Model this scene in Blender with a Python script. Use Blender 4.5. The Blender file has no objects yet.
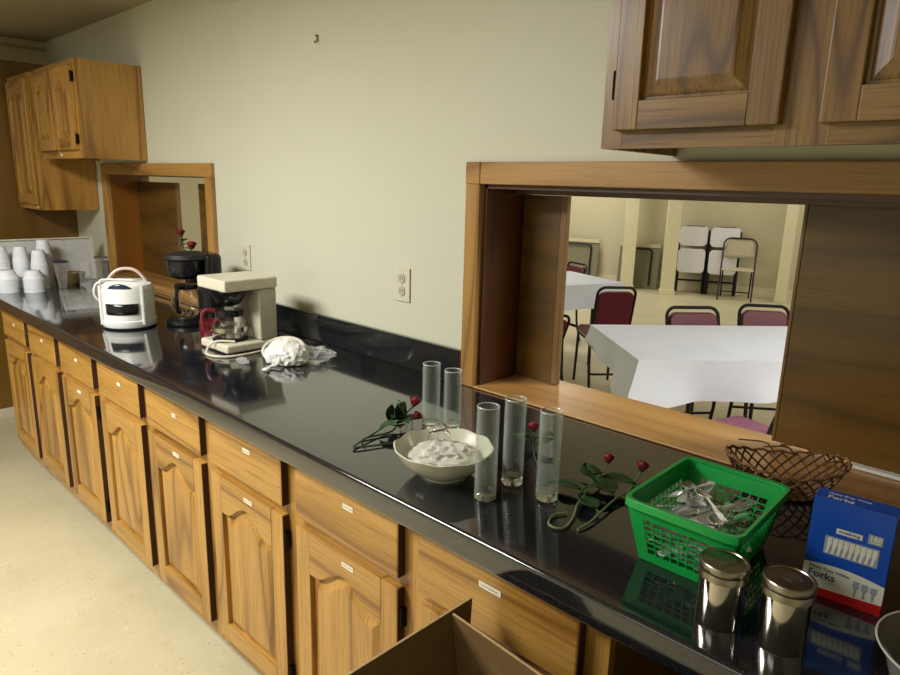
import bpy, bmesh, math, random
from mathutils import Vector, Matrix
R = math.radians
PI = math.pi
random.seed(7)
COL = bpy.context.scene.collection

# ------------------------------------------------------------------ materials
def new_mat(name):
    m = bpy.data.materials.new(name); m.use_nodes = True
    nt = m.node_tree; nt.nodes.clear()
    out = nt.nodes.new('ShaderNodeOutputMaterial'); b = nt.nodes.new('ShaderNodeBsdfPrincipled')
    nt.links.new(b.outputs[0], out.inputs[0])
    return m, nt, b
def srgb(h):
    h = h.lstrip('#'); v = [int(h[i:i+2], 16)/255 for i in (0, 2, 4)]
    return tuple(c/12.92 if c <= .04045 else ((c+.055)/1.055)**2.4 for c in v) + (1,)
def ramp(nt, stops):
    n = nt.nodes.new('ShaderNodeValToRGB'); e = n.color_ramp.elements
    while len(e) > 1: e.remove(e[-1])
    e[0].position, e[0].color = stops[0]
    for p, c in stops[1:]:
        x = e.new(p); x.color = c
    return n
def coords(nt, scale=(1, 1, 1), rnd=True):
    tc = nt.nodes.new('ShaderNodeTexCoord'); mp = nt.nodes.new('ShaderNodeMapping')
    mp.inputs['Scale'].default_value = scale
    if rnd:
        oi = nt.nodes.new('ShaderNodeObjectInfo'); ml = nt.nodes.new('ShaderNodeVectorMath'); ml.operation = 'SCALE'
        cb = nt.nodes.new('ShaderNodeCombineXYZ'); cb.inputs[0].default_value = 7.3; cb.inputs[1].default_value = 3.1; cb.inputs[2].default_value = 9.7
        nt.links.new(cb.outputs[0], ml.inputs[0]); nt.links.new(oi.outputs['Random'], ml.inputs['Scale'])
        ad = nt.nodes.new('ShaderNodeVectorMath'); ad.operation = 'ADD'
        nt.links.new(tc.outputs['Object'], ad.inputs[0]); nt.links.new(ml.outputs[0], ad.inputs[1])
        nt.links.new(ad.outputs[0], mp.inputs['Vector'])
    else:
        nt.links.new(tc.outputs['Object'], mp.inputs['Vector'])
    return mp.outputs[0]
def noise(nt, vec, scale, detail=3, rough=.5, dist=0):
    n = nt.nodes.new('ShaderNodeTexNoise'); n.inputs['Scale'].default_value = scale
    n.inputs['Detail'].default_value = detail; n.inputs['Roughness'].default_value = rough; n.inputs['Distortion'].default_value = dist
    nt.links.new(vec, n.inputs['Vector']); return n.outputs['Fac']
def math_n(nt, op, a, b=None):
    n = nt.nodes.new('ShaderNodeMath'); n.operation = op
    for i, v in enumerate((a, b)):
        if v is None: continue
        if isinstance(v, (int, float)): n.inputs[i].default_value = v
        else: nt.links.new(v, n.inputs[i])
    return n.outputs[0]
def mix(nt, fac, a, b, mode='MIX'):
    n = nt.nodes.new('ShaderNodeMix'); n.data_type = 'RGBA'; n.blend_type = mode
    for sock, v in ((n.inputs[0], fac), (n.inputs[6], a), (n.inputs[7], b)):
        if isinstance(v, (int, float)): sock.default_value = v
        elif isinstance(v, tuple): sock.default_value = v
        else: nt.links.new(v, sock)
    return n.outputs[2]
def bump(nt, b, h, strength=.2, dist=.002):
    n = nt.nodes.new('ShaderNodeBump'); n.inputs['Strength'].default_value = strength; n.inputs['Distance'].default_value = dist
    nt.links.new(h, n.inputs['Height']); nt.links.new(n.outputs[0], b.inputs['Normal'])
def oak(name, axis, light, mid, dark, ring=5.0, rough=.38, bands=5, pore=.62):
    m, nt, b = new_mat(name)
    s = [1, 1, 1]; s['xyz'.index(axis)] = .1
    v = coords(nt, tuple(s))
    big = noise(nt, v, ring, 1.2, .4, .35)
    rings = math_n(nt, 'PINGPONG', math_n(nt, 'MULTIPLY', big, bands*2), 1.0)
    s2 = [230, 230, 230]; s2['xyz'.index(axis)] = 6
    v2 = coords(nt, tuple(s2))
    fine = noise(nt, v2, 1, 3, .65)
    base = ramp(nt, [(0, dark), (.22, mid), (.75, light), (1, light)])
    nt.links.new(rings, base.inputs[0])
    fr = ramp(nt, [(.33, (1, 1, 1, 1)), (.52, (0, 0, 0, 1))]); nt.links.new(fine, fr.inputs[0])
    f = math_n(nt, 'MULTIPLY', fr.outputs[0], pore)
    c = mix(nt, f, base.outputs[0], dark)
    s3 = [3, 3, 3]; s3['xyz'.index(axis)] = .8
    lo = noise(nt, coords(nt, tuple(s3)), 1, 2)
    lr = ramp(nt, [(.3, (.86, .84, .8, 1)), (.7, (1.08, 1.05, 1.0, 1))]); nt.links.new(lo, lr.inputs[0])
    c = mix(nt, 1.0, c, lr.outputs[0], 'MULTIPLY')
    nt.links.new(c, b.inputs['Base Color'])
    b.inputs['Roughness'].default_value = rough
    b.inputs['Coat Weight'].default_value = .25; b.inputs['Coat Roughness'].default_value = .25
    bump(nt, b, fine, .12, .001)
    return m
def plain(name, col, rough=.5, metal=0, nscale=30, var=.06, coat=0, bmp=0, **kw):
    m, nt, b = new_mat(name)
    c = srgb(col) if isinstance(col, str) else col
    n = noise(nt, coords(nt, rnd=False), nscale, 3)
    lo = tuple(x*(1-var) for x in c[:3])+(1,); hi = tuple(min(1, x*(1+var)) for x in c[:3])+(1,)
    r = ramp(nt, [(.3, lo), (.7, hi)]); nt.links.new(n, r.inputs[0]); nt.links.new(r.outputs[0], b.inputs['Base Color'])
    b.inputs['Roughness'].default_value = rough; b.inputs['Metallic'].default_value = metal; b.inputs['Coat Weight'].default_value = coat
    if bmp: bump(nt, b, n, bmp, .003)
    for k, v in kw.items(): b.inputs[k.replace('_', ' ')].default_value = v
    return m
def glass(name, col=(1, 1, 1, 1), rough=0.0, ior=1.45):
    m, nt, b = new_mat(name)
    b.inputs['Base Color'].default_value = col; b.inputs['Roughness'].default_value = rough
    b.inputs['Transmission Weight'].default_value = 1; b.inputs['IOR'].default_value = ior
    return m
def film(name, tint=(1, 1, 1, 1), t=.75, rough=.15, edge=.5, col=(.7, .71, .69, 1)):      # thin clear plastic: part transparent, part gloss
    m, nt, b = new_mat(name)
    out = [n for n in nt.nodes if n.type == 'OUTPUT_MATERIAL'][0]
    tr = nt.nodes.new('ShaderNodeBsdfTransparent'); tr.inputs[0].default_value = tint
    ms = nt.nodes.new('ShaderNodeMixShader'); lw = nt.nodes.new('ShaderNodeLayerWeight'); lw.inputs[0].default_value = .13
    f = math_n(nt, 'MULTIPLY_ADD', lw.outputs['Facing'], -edge); f.node.inputs[2].default_value = t
    f2 = math_n(nt, 'MAXIMUM', f, .05)
    nt.links.new(f2, ms.inputs[0]); nt.links.new(b.outputs[0], ms.inputs[1]); nt.links.new(tr.outputs[0], ms.inputs[2])
    nt.links.new(ms.outputs[0], out.inputs[0])
    b.inputs['Base Color'].default_value = col; b.inputs['Roughness'].default_value = rough
    return m

M = {}
L1, M1, D1 = srgb('#B98E47'), srgb('#AA7F3A'), srgb('#7C5523')
for a in 'xyz':
    M['oak_'+a] = oak('oak_'+a, a, L1, M1, D1)
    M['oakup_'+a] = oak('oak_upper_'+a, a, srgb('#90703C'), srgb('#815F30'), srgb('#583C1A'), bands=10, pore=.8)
    M['trim_'+a] = oak('oak_trim_'+a, a, srgb('#B48A4C'), srgb('#A87E42'), srgb('#84602E'), bands=5, pore=.4)
    M['panel_'+a] = oak('veneer_'+a, a, srgb('#6E4F14'), srgb('#634610'), srgb('#4F370B'), ring=9, bands=2, pore=.45)
    M['jamb_'+a] = oak('jamb_wood_'+a, a, srgb('#5E3216'), srgb('#522A12'), srgb('#3A1C0C'), ring=6, bands=2, pore=.4)
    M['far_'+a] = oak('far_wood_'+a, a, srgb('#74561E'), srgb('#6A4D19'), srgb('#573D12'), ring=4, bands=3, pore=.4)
M['sill'] = oak('honey_sill', 'x', srgb('#B98F58'), srgb('#AF844D'), srgb('#A07840'), ring=6, bands=2, pore=.2, rough=.3)
M['amber_z'] = oak('amber_wood', 'z', srgb('#8A5718'), srgb('#7C4C14'), srgb('#5E380E'), ring=4, bands=3, pore=.35)
M['edge'] = oak('panel_edge', 'z', srgb('#7A5A30'), srgb('#6C4E28'), srgb('#50381A'), bands=3, pore=.3)
M['shade_wood'] = plain('shadow_wood', '#3A1D12', .7)  # dark wood colour with the shade of door and drawer edges put in
def wall_mat(name, c1, c2, sc=.8):
    m, nt, b = new_mat(name)
    n = noise(nt, coords(nt, rnd=False), sc, 3); r = ramp(nt, [(.3, srgb(c1)), (.7, srgb(c2))])
    nt.links.new(n, r.inputs[0]); nt.links.new(r.outputs[0], b.inputs['Base Color']); b.inputs['Roughness'].default_value = .55
    bump(nt, b, noise(nt, coords(nt, rnd=False), 260, 2), .1, .001)
    return m
M['wall'] = wall_mat('painted_wall', '#CBCBB6', '#D0D0BC')
M['hallwall'] = wall_mat('hall_wall', '#C6BE9E', '#CDC5A6')
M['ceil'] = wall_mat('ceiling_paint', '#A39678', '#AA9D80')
M['soffit'] = wall_mat('soffit_paint', '#CDBD8A', '#D2C493')
def floor_mat():
    m, nt, b = new_mat('speckled_vinyl')
    v = coords(nt, rnd=False)
    base = ramp(nt, [(.3, srgb('#BFB592')), (.7, srgb('#CCC3A2'))]); nt.links.new(noise(nt, v, 2.5, 3), base.inputs[0])
    sp = nt.nodes.new('ShaderNodeTexVoronoi'); sp.inputs['Scale'].default_value = 55; nt.links.new(v, sp.inputs['Vector'])
    r1 = ramp(nt, [(.10, (1, 1, 1, 1)), (.19, (0, 0, 0, 1))]); nt.links.new(sp.outputs['Distance'], r1.inputs[0])
    gate = ramp(nt, [(.5, (0, 0, 0, 1)), (.56, (1, 1, 1, 1))]); nt.links.new(noise(nt, v, 14, 2), gate.inputs[0])
    f = math_n(nt, 'MULTIPLY', math_n(nt, 'MULTIPLY', r1.outputs[0], gate.outputs[0]), .75)
    c = mix(nt, f, base.outputs[0], srgb('#7A6742'))
    sp2 = nt.nodes.new('ShaderNodeTexVoronoi'); sp2.inputs['Scale'].default_value = 28; nt.links.new(v, sp2.inputs['Vector'])
    r2 = ramp(nt, [(.05, (1, 1, 1, 1)), (.3, (0, 0, 0, 1))]); nt.links.new(sp2.outputs['Distance'], r2.inputs[0])
    c = mix(nt, math_n(nt, 'MULTIPLY', r2.outputs[0], .25), c, srgb('#E4DCC4'))
    nt.links.new(c, b.inputs['Base Color']); b.inputs['Roughness'].default_value = .42
    return m
M['floor'] = floor_mat()
def counter_mat():
    m, nt, b = new_mat('black_speckled_laminate')
    v = coords(nt, rnd=False)
    r = ramp(nt, [(.47, srgb('#131519')), (.60, srgb('#1B1E24')), (.72, srgb('#45484F'))])
    nt.links.new(noise(nt, v, 420, 2, .6), r.inputs[0]); nt.links.new(r.outputs[0], b.inputs['Base Color'])
    b.inputs['IOR'].default_value = 1.5; b.inputs['Coat Weight'].default_value = 1; b.inputs['Coat IOR'].default_value = 1.5; b.inputs['Coat Roughness'].default_value = .06
    rr = ramp(nt, [(.3, (.07,)*3+(1,)), (.7, (.15,)*3+(1,))]); nt.links.new(noise(nt, v, 5, 4), rr.inputs[0]); nt.links.new(rr.outputs[0], b.inputs['Roughness'])
    return m
M['counter'] = counter_mat()
M['white'] = plain('white_plastic', '#E3E3DF', .3)
M['trayw'] = plain('tray_white', '#C4C4C0', .5)
M['foam'] = plain('white_foam', '#E2E5EA', .7)
M['ivory'] = plain('ivory_plastic', '#D2CDB8', .35)
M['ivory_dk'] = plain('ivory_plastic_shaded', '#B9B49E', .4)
M['black'] = plain('black_plastic', '#131316', .25)
M['blackmat'] = plain('black_matte', '#101012', .6)
M['navy'] = plain('dark_blue_window', '#27304A', .15)
M['smoke'] = plain('smoked_window', '#16181A', .1)
M['olive'] = plain('olive_brown_bowl', '#6B6038', .5, var=.25)
M['pink'] = plain('handle_pink_white', '#D9C4BA', .35)
M['chrome'] = plain('polished_steel', '#C9C4BC', .12, 1, nscale=8)
M['steel'] = plain('cutlery_steel', '#E4E3E0', .2, .75)
M['canlid'] = plain('brushed_lid', '#A29A8C', .28, 1, nscale=60, var=.2)
M['glass'] = glass('clear_glass')
M['vrim'] = film('glass_rim', t=.35, rough=.05)
M['pglass'] = film('clear_plastic', t=.955, rough=.06, edge=.6)
M['pfilm'] = film('crumpled_film', t=.80, rough=.1)
M['frost'] = film('clear_cutlery_plastic', t=.45, rough=.1)
M['trayp'] = film('clear_tray_plastic', t=.93, rough=.12)
M['vglass'] = film('vase_glass', tint=(.97, .99, .97, 1), t=.955, rough=.03, edge=1.0, col=(.55, .58, .55, 1))  # pale haze and bright edges mixed into the colour in place of reflections
M['wrap'] = film('milky_film', t=.4, rough=.12, col=(.86, .86, .76, 1))
M['red'] = plain('dark_red_plastic', '#6E1420', .3)
M['rose'] = plain('rose_petals', '#7C1420', .55, nscale=80, var=.3)
M['leaf'] = plain('rose_leaf', '#24421C', .5, nscale=60, var=.35)
M['stem'] = plain('rose_stem', '#6A7C50', .5, nscale=60, var=.2)
M['stemd'] = plain('rose_stem_dark', '#39492A', .5, nscale=60, var=.2)
M['ceramic'] = plain('cream_ceramic', '#D9D8C4', .2, coat=.5)
M['green'] = plain('green_plastic', '#0C9A42', .35)
M['wicker'] = plain('wicker_strand', '#7E5A34', .6, nscale=90, var=.45)
M['wickerd'] = plain('wicker_strand_dark', '#4E2E1C', .6, nscale=90, var=.35)
M['boxblue'] = plain('printed_blue', '#0F47A8', .35)
M['boxwhite'] = plain('printed_white', '#D2D2C6', .4)
M['boxred'] = plain('printed_red', '#B81616', .35)
M['boxgrey'] = plain('printed_grey', '#8C94A0', .4)
M['cardboard'] = plain('cardboard', '#745A36', .8, nscale=15, var=.08)
M['cardedge'] = plain('cardboard_edge', '#B79A6C', .85, nscale=200, var=.2)
M['sticker'] = plain('paper_label', '#E9E4D2', .6)
M['ink'] = plain('ink', '#5C5850', .6)
M['inkblue'] = plain('ink_blue', '#2B4A7C', .5)
M['hinge'] = plain('dark_hinge', '#1C1612', .4, .8)
M['cloth'] = plain('white_tablecloth', '#DCE2F4', .6, nscale=6, var=.03)
M['maroon'] = plain('maroon_vinyl', '#5E1428', .4)
M['mauve'] = plain('mauve_vinyl', '#96607A', .45)
M['chframe'] = plain('black_chair_frame', '#151418', .4, .3)
M['fold_white'] = plain('white_chair_plastic', '#E4E4EA', .45)
M['fold_beige'] = plain('beige_chair_metal', '#BDB398', .5)
M['tabunder'] = plain('folding_table_underside', '#7E7A60', .6)
M['tabedge'] = plain('folding_table_edge', '#C8BE9A', .5)
M['colpaint'] = plain('column_paint', '#DAD2B2', .5)
M['base_white'] = plain('white_baseboard', '#C9BFA6', .5)
M['brass'] = plain('track_metal', '#B8AFA0', .4, .7)
M['light'] = None
def emis(name, col, s):
    m, nt, b = new_mat(name); b.inputs['Base Color'].default_value = col
    b.inputs['Emission Color'].default_value = col; b.inputs['Emission Strength'].default_value = s; return m
M['tubelight'] = emis('light_diffuser', (1, .95, .82, 1), 5)

# ------------------------------------------------------------------ mesh helpers
class MB:
    def __init__(s): s.bm = bmesh.new()
    def box(s, a, b, mtx=None):
        x0, y0, z0 = a; x1, y1, z1 = b
        vs = [s.bm.verts.new(Vector(p) if mtx is None else mtx @ Vector(p)) for p in
              [(x0,y0,z0),(x1,y0,z0),(x1,y1,z0),(x0,y1,z0),(x0,y0,z1),(x1,y0,z1),(x1,y1,z1),(x0,y1,z1)]]
        for f in [(0,3,2,1),(4,5,6,7),(0,1,5,4),(1,2,6,5),(2,3,7,6),(3,0,4,7)]: s.bm.faces.new([vs[i] for i in f])
        return s
    def hexa(s, p):      # 8 points like box order
        vs = [s.bm.verts.new(q) for q in p]
        for f in [(0,3,2,1),(4,5,6,7),(0,1,5,4),(1,2,6,5),(2,3,7,6),(3,0,4,7)]: s.bm.faces.new([vs[i] for i in f])
        return s
    def tube(s, pts, r, seg=8, closed=False, cap=True, flat=1.0):
        pts = [Vector(p) for p in pts]; n = len(pts)
        rad = r if isinstance(r, (list, tuple)) else [r]*n
        rings = []; up = None
        for i, p in enumerate(pts):
            if closed: t = (pts[(i+1) % n]-pts[i-1])
            else: t = pts[min(i+1, n-1)]-pts[max(i-1, 0)]
            if t.length < 1e-9: t = Vector((0, 0, 1))
            t.normalize()
            if up is None:
                up = Vector((0, 0, 1)) if abs(t.z) < .9 else Vector((1, 0, 0))
            u = (up-t*up.dot(t)); u.normalize(); w = t.cross(u); up = u
            rings.append([s.bm.verts.new(p+(w*math.cos(a)+u*math.sin(a)*flat)*rad[i]) for a in [2*PI*k/seg for k in range(seg)]])
        m = n if closed else n-1
        for i in range(m):
            A, B = rings[i], rings[(i+1) % n]
            for k in range(seg): s.bm.faces.new([A[k], A[(k+1) % seg], B[(k+1) % seg], B[k]])
        if not closed and cap:
            s.bm.faces.new(rings[0][::-1]); s.bm.faces.new(rings[-1])
        return s
    def lathe(s, prof, seg=32, c=(0, 0, 0), sx=1, sy=1, fn=None, mtx=None):
        rings = []
        for (r, z) in prof:
            if r < 1e-6:
                p = Vector((c[0], c[1], c[2]+z)); rings.append([s.bm.verts.new(mtx @ p if mtx else p)])
            else:
                row = []
                for k in range(seg):
                    a = 2*PI*k/seg; rr, zz = (r, z) if fn is None else fn(r, z, a)
                    p = Vector((c[0]+rr*sx*math.cos(a), c[1]+rr*sy*math.sin(a), c[2]+zz)); row.append(s.bm.verts.new(mtx @ p if mtx else p))
                rings.append(row)
        for A, B in zip(rings, rings[1:]):
            if len(A) == 1 and len(B) == 1: continue
            for k in range(seg):
                k2 = (k+1) % seg
                if len(A) == 1: s.bm.faces.new([A[0], B[k2], B[k]])
                elif len(B) == 1: s.bm.faces.new([A[k], A[k2], B[0]])
                else: s.bm.faces.new([A[k], A[k2], B[k2], B[k]])
        return s
    def prism(s, poly, y0, y1, mtx=None, plane='xz'):
        def P(u, v, w): 
            p = {'xz': (u, w, v), 'xy': (u, v, w), 'yz': (w, u, v)}[plane]
            return mtx @ Vector(p) if mtx else Vector(p)
        A = [s.bm.verts.new(P(u, v, y0)) for u, v in poly]; B = [s.bm.verts.new(P(u, v, y1)) for u, v in poly]
        n = len(poly); s.bm.faces.new(A); s.bm.faces.new(B[::-1])
        for i in range(n): s.bm.faces.new([A[i], B[i], B[(i+1) % n], A[(i+1) % n]])
        return s
    def grid(s, nu, nv, fn):
        V = [[s.bm.verts.new(fn(i/nu, j/nv)) for j in range(nv+1)] for i in range(nu+1)]
        for i in range(nu):
            for j in range(nv): s.bm.faces.new([V[i][j], V[i+1][j], V[i+1][j+1], V[i][j+1]])
        return s
    def build(s, name, mat, parent=None, smooth=False, bevel=0, solid=0, sub=0, loc=None, bseg=2):
        s.bm.normal_update(); bmesh.ops.recalc_face_normals(s.bm, faces=s.bm.faces); s.bm.normal_update()
        me = bpy.data.meshes.new(name)
        if smooth:
            for f in s.bm.faces: f.smooth = True
            for e in s.bm.edges:
                if len(e.link_faces) == 2 and e.calc_face_angle(0) > .7: e.smooth = False
        s.bm.to_mesh(me); s.bm.free()
        o = bpy.data.objects.new(name, me); COL.objects.link(o)
        for mm in (mat if isinstance(mat, (list, tuple)) else [mat]): me.materials.append(mm if not isinstance(mm, str) else M[mm])
        if parent is not None: o.parent = parent
        if loc is not None: o.location = loc
        if solid:
            q = o.modifiers.new('solid', 'SOLIDIFY'); q.thickness = solid; q.offset = 0
        if bevel:
            q = o.modifiers.new('bevel', 'BEVEL'); q.width = bevel; q.segments = bseg; q.limit_method = 'ANGLE'; q.angle_limit = .6
        if sub:
            q = o.modifiers.new('sub', 'SUBSURF'); q.levels = sub; q.render_levels = sub
        return o
def tag(o, label=None, cat=None, group=None, kind=None):
    if label: o['label'] = label
    if cat: o['category'] = cat
    if group: o['group'] = group
    if kind: o['kind'] = kind
    return o
def thing(name, label, cat, loc=(0, 0, 0), rz=0, group=None, rx=0, ry=0):
    o = bpy.data.objects.new(name, None); COL.objects.link(o); o.empty_display_size = .05
    o.location = loc; o.rotation_euler = (rx, ry, rz)
    return tag(o, label, cat, group)
def copy_tree(o, parent=None):
    c = o.copy(); COL.objects.link(c)
    if parent is not None: c.parent = parent
    for ch in [x for x in list(COL.objects) if x.parent == o]: copy_tree(ch, c)
    return c
def struct(mb, name, mat, label, **kw):
    o = mb.build(name, mat, **kw); o['kind'] = 'structure'; o['label'] = label; o['category'] = name.split('_')[0].split('.')[0]; return o
def text_mesh(body, name, mat, parent, size, mtx, bold=0, align='CENTER', sx=1.0):
    cu = bpy.data.curves.new('t', 'FONT'); cu.body = body; cu.size = size; cu.align_x = align; cu.extrude = .00015; cu.offset = bold; cu.resolution_u = 3
    to = bpy.data.objects.new('t', cu); COL.objects.link(to)
    bpy.context.view_layer.update()
    me = bpy.data.meshes.new_from_object(to.evaluated_get(bpy.context.evaluated_depsgraph_get()))
    bpy.data.objects.remove(to)
    me.transform(mtx @ Matrix.Scale(sx, 4, (1, 0, 0)))
    o = bpy.data.objects.new(name, me); COL.objects.link(o); me.materials.clear(); me.materials.append(M[mat]); o.parent = parent
    return o
def smoothpath(pts, n=8):      # Catmull-Rom
    P = [Vector(p) for p in pts]; P = [P[0]*2-P[1]]+P+[P[-1]*2-P[-2]]; out = []
    for i in range(1, len(P)-2):
        for k in range(n):
            t = k/n; a, b, c, d = P[i-1], P[i], P[i+1], P[i+2]
            out.append(.5*((2*b)+(c-a)*t+(2*a-5*b+4*c-d)*t*t+(3*b-a-3*c+d)*t**3))
    out.append(P[-2]); return out

# ------------------------------------------------------------------ dimensions
CZ = .914; CFY = -.684; FY = -.640      # counter top, counter front, face-frame front
CEIL = 2.34; XL = -5.05; XR = 1.5; YF = -3.8; WT = .20
BX0, BX1, BZ0, BZ1 = -1.288, .62, .905, 1.528      # big opening
SX0, SX1, SZ0, SZ1 = -4.145, -2.955, .950, 1.527     # small opening

# ------------------------------------------------------------------ setting
mb = MB()
def wb(x0, x1, z0, z1): mb.box((x0, 0, z0), (x1, WT, z1))
wb(XL-4.5, SX0, 0, 2.72); wb(SX0, SX1, 0, SZ0-.02); wb(SX0, SX1, SZ1+.01, 2.72); wb(SX1, BX0, 0, 2.72)
wb(BX0, BX1, 0, BZ0-.02); wb(BX0, BX1, BZ1+.01, 2.72); wb(BX1, XR+1.6, 0, 2.72)
struct(mb, 'wall_back', 'wall', 'cream painted wall with the two serving openings in it')
mb = MB().box((XL-4.5, YF-.1, -.1), (XR+1.6, 13, 0)); struct(mb, 'floor', 'floor', 'cream speckled vinyl floor')
mb = MB().box((XL-.15, YF-.1, CEIL), (XR+.15, 0, CEIL+.1)); struct(mb, 'ceiling', 'ceil', 'tan kitchen ceiling above the cream wall')
mb = MB().box((XL-4.5, 0, 2.72), (XR+1.6, 13, 2.82)); struct(mb, 'ceiling', 'hallwall', 'pale ceiling of the hall beyond the opening')
mb = MB().box((XL-.15, YF, 0), (XL, 0, CEIL)); struct(mb, 'wall_left', 'soffit', 'cream wall band over wood panelling at the far end')
mb = MB().box((XR, YF, 0), (XR+.15, 0, CEIL)); struct(mb, 'wall_right', 'wall', 'kitchen wall to the right')
mb = MB().box((XL-.15, YF-.1, 0), (XR+.15, YF, CEIL)); struct(mb, 'wall_front', 'wall', 'kitchen wall facing the counter')
# far wood panelling, its cap and baseboard
mb = MB().box((XL, -2.6, .07), (-4.76, -.002, 2.165)); struct(mb, 'trim_1', 'far_z', 'tall brown wood panelling built out from the far end wall', bevel=.002)
mb = MB().box((XL, -2.6, 0), (-4.755, -.002, .07)); struct(mb, 'baseboard_left', 'base_white', 'pale baseboard under the wood panelling', bevel=.003)
mb = MB().box((XL, -2.6, 2.285), (XL+.02, -.002, 2.30)); struct(mb, 'trim_2', 'ceil', 'thin dark crown line near the ceiling at the far end')
# hall shell
mtx = Matrix.Translation((-4.14, 8.48, 0)) @ Matrix.Rotation(R(17), 4, 'Z')
mb = MB().box((-5.2, 0, 0), (6.6, .15, 2.72), mtx); struct(mb, 'wall_far', 'hallwall', 'pale yellow back wall of the hall')
mb = MB().box((-5.2, -.02, 0), (6.6, 0, .14), mtx); struct(mb, 'baseboard_far', 'colpaint', 'cream baseboard along the hall back wall', bevel=.004)
mb = MB().box((XL-4.5, WT, 0), (XL-4.35, 9, 2.72)); struct(mb, 'wall_side', 'hallwall', 'side wall of the hall')
mb = MB().box((XR+1.45, WT, 0), (XR+1.6, 12, 2.72)); struct(mb, 'wall_side', 'hallwall', 'other side wall of the hall')

# casings
def casing(n, x0, x1, z0, z1, w, label):
    mb = MB()
    mb.box((x0-w, -.022, z0), (x0, 0, z1+w)); mb.box((x0, -.022, z1), (x1, 0, z1+w)); mb.box((x1, -.022, z0), (x1+w, 0, z1+w))
    return mb
w = .062
mb = MB().box((BX0, -.022, BZ1), (BX1, 0, BZ1+w)).box((BX0-w+.008, -.024, BZ1), (BX0, 0, BZ1+w)); struct(mb, 'trim_3', 'trim_x', 'oak head casing across the large serving opening', bevel=.003)
mb = MB().box((BX0-w+.008, -.022, CZ+.001), (BX0, 0, BZ1)); struct(mb, 'trim_4', 'trim_z', 'oak side casing at the left of the large opening', bevel=.003)
mb = MB().box((BX1, -.022, CZ+.001), (BX1+w, 0, BZ1+w)); struct(mb, 'trim_5', 'trim_z', 'oak side casing at the right of the large opening', bevel=.003)
mb = MB().box((BX0, 0, BZ0), (BX0+.012, WT+.02, BZ1)); struct(mb, 'trim_6', 'jamb_z', 'dark reddish jamb board inside the large opening')
mb = MB().box((BX1-.012, 0, BZ0), (BX1, WT+.02, BZ1)); struct(mb, 'trim_7', 'jamb_z', 'dark jamb board at the hidden right end of the large opening')
mb = MB().box((BX0, 0, BZ1-.012), (BX1, WT+.02, BZ1+.01)).box((BX0+.012, .10, BZ1-.026), (BX1-.012, .125, BZ1-.012)).box((BX0+.012, .20, BZ1-.020), (BX1-.012, .218, BZ1-.012)); struct(mb, 'trim_8', 'jamb_x', 'dark head board and track over the large opening')
mb = MB().box((BX0-.002, -.022, CZ+.0005), (BX1, .235, CZ+.008)); struct(mb, 'trim_9', 'sill', 'honey wood sill board of the large serving opening', bevel=.003)
# small opening
mb = MB().box((SX0-.075, -.022, SZ1), (SX1+.062, 0, SZ1+w)); struct(mb, 'trim_10', 'trim_x', 'oak head casing of the small opening at the far end', bevel=.003)
mb = MB().box((SX0-.075, -.022, CZ+.001), (SX0, 0, SZ1)); struct(mb, 'trim_11', 'trim_z', 'oak side casing at the left of the small opening', bevel=.003)
mb = MB().box((SX1, -.022, CZ+.001), (SX1+.062, 0, SZ1)); struct(mb, 'trim_12', 'trim_z', 'oak side casing at the right of the small opening', bevel=.003)
mb = MB().box((SX0, 0, SZ0), (SX0+.012, WT+.02, SZ1)); struct(mb, 'trim_13', 'amber_z', 'wood jamb board inside the small opening')
mb = MB().box((SX1-.012, 0, SZ0), (SX1, WT+.02, SZ1)); struct(mb, 'trim_14', 'trim_z', 'wood jamb board at the near end of the small opening')
mb = MB().box((SX0, 0, SZ1-.004), (SX1, WT+.02, SZ1+.01)); struct(mb, 'trim_15', 'jamb_x', 'dark head board of the small opening')
mb = MB().box((SX0, -.03, SZ0-.02), (SX1, .225, SZ0+.008)); struct(mb, 'trim_16', 'trim_x', 'oak sill board of the small opening', bevel=.003)
mb = MB().box((SX0, -.022, CZ+.001), (SX1, 0, SZ0-.021)); struct(mb, 'trim_17', 'trim_x', 'oak apron under the small opening', bevel=.002)

# sliding panels
def slide(label, x0, x1, z0, z1, y, stile, group=None, mat='panel_x'):
    t = thing('sliding_panel', label, 'panel', (x0, y, z0), group=group)
    W, H = x1-x0, z1-z0
    MB().box((0, 0, 0), (W, .018, H)).build('board', mat, t, bevel=.002)
    sx, sw = (W, .022) if stile == 'r' else (-.008, .008)
    MB().box((sx, -.001, 0), (sx+sw, .019, H)).build('edge_strip', 'edge', t, bevel=.002)
    return t
slide('brown wood sliding panel at the left of the large opening', BX0+.014, -1.135, CZ+.010, 1.500, .172, 'r')
t = slide('wide dark wood sliding panel closing the right of the large opening', -.466, BX1-.014, CZ+.016, 1.502, .172, 'l')
MB().box((.175, -.022, -.006), (1.06, -.004, .002)).build('track_highlight', 'white', t)  # white stands in for the highlight along the track lip
slide('brown wood sliding panel at the left of the small opening', SX0+.014, -3.64, SZ0+.010, 1.492, .150, 'r')
slide('narrow brown wood sliding panel at the right of the small opening', -3.36, SX1-.014, SZ0+.010, 1.492, .150, 'l')
for xx in (-.36,):
    t = thing('track_bracket', 'small white bracket under the head of the large opening', 'bracket', (xx, .128, 1.509))
    MB().box((-.02, 0, 0), (.02, .03, .004)).build('plate', 'white', t)
    for sx in (-.011, .011): MB().lathe([(0, -.004), (.006, -.004), (.006, 0), (0, 0)], 10, (sx, .015, 0)).build('roller', 'white', t)

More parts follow.
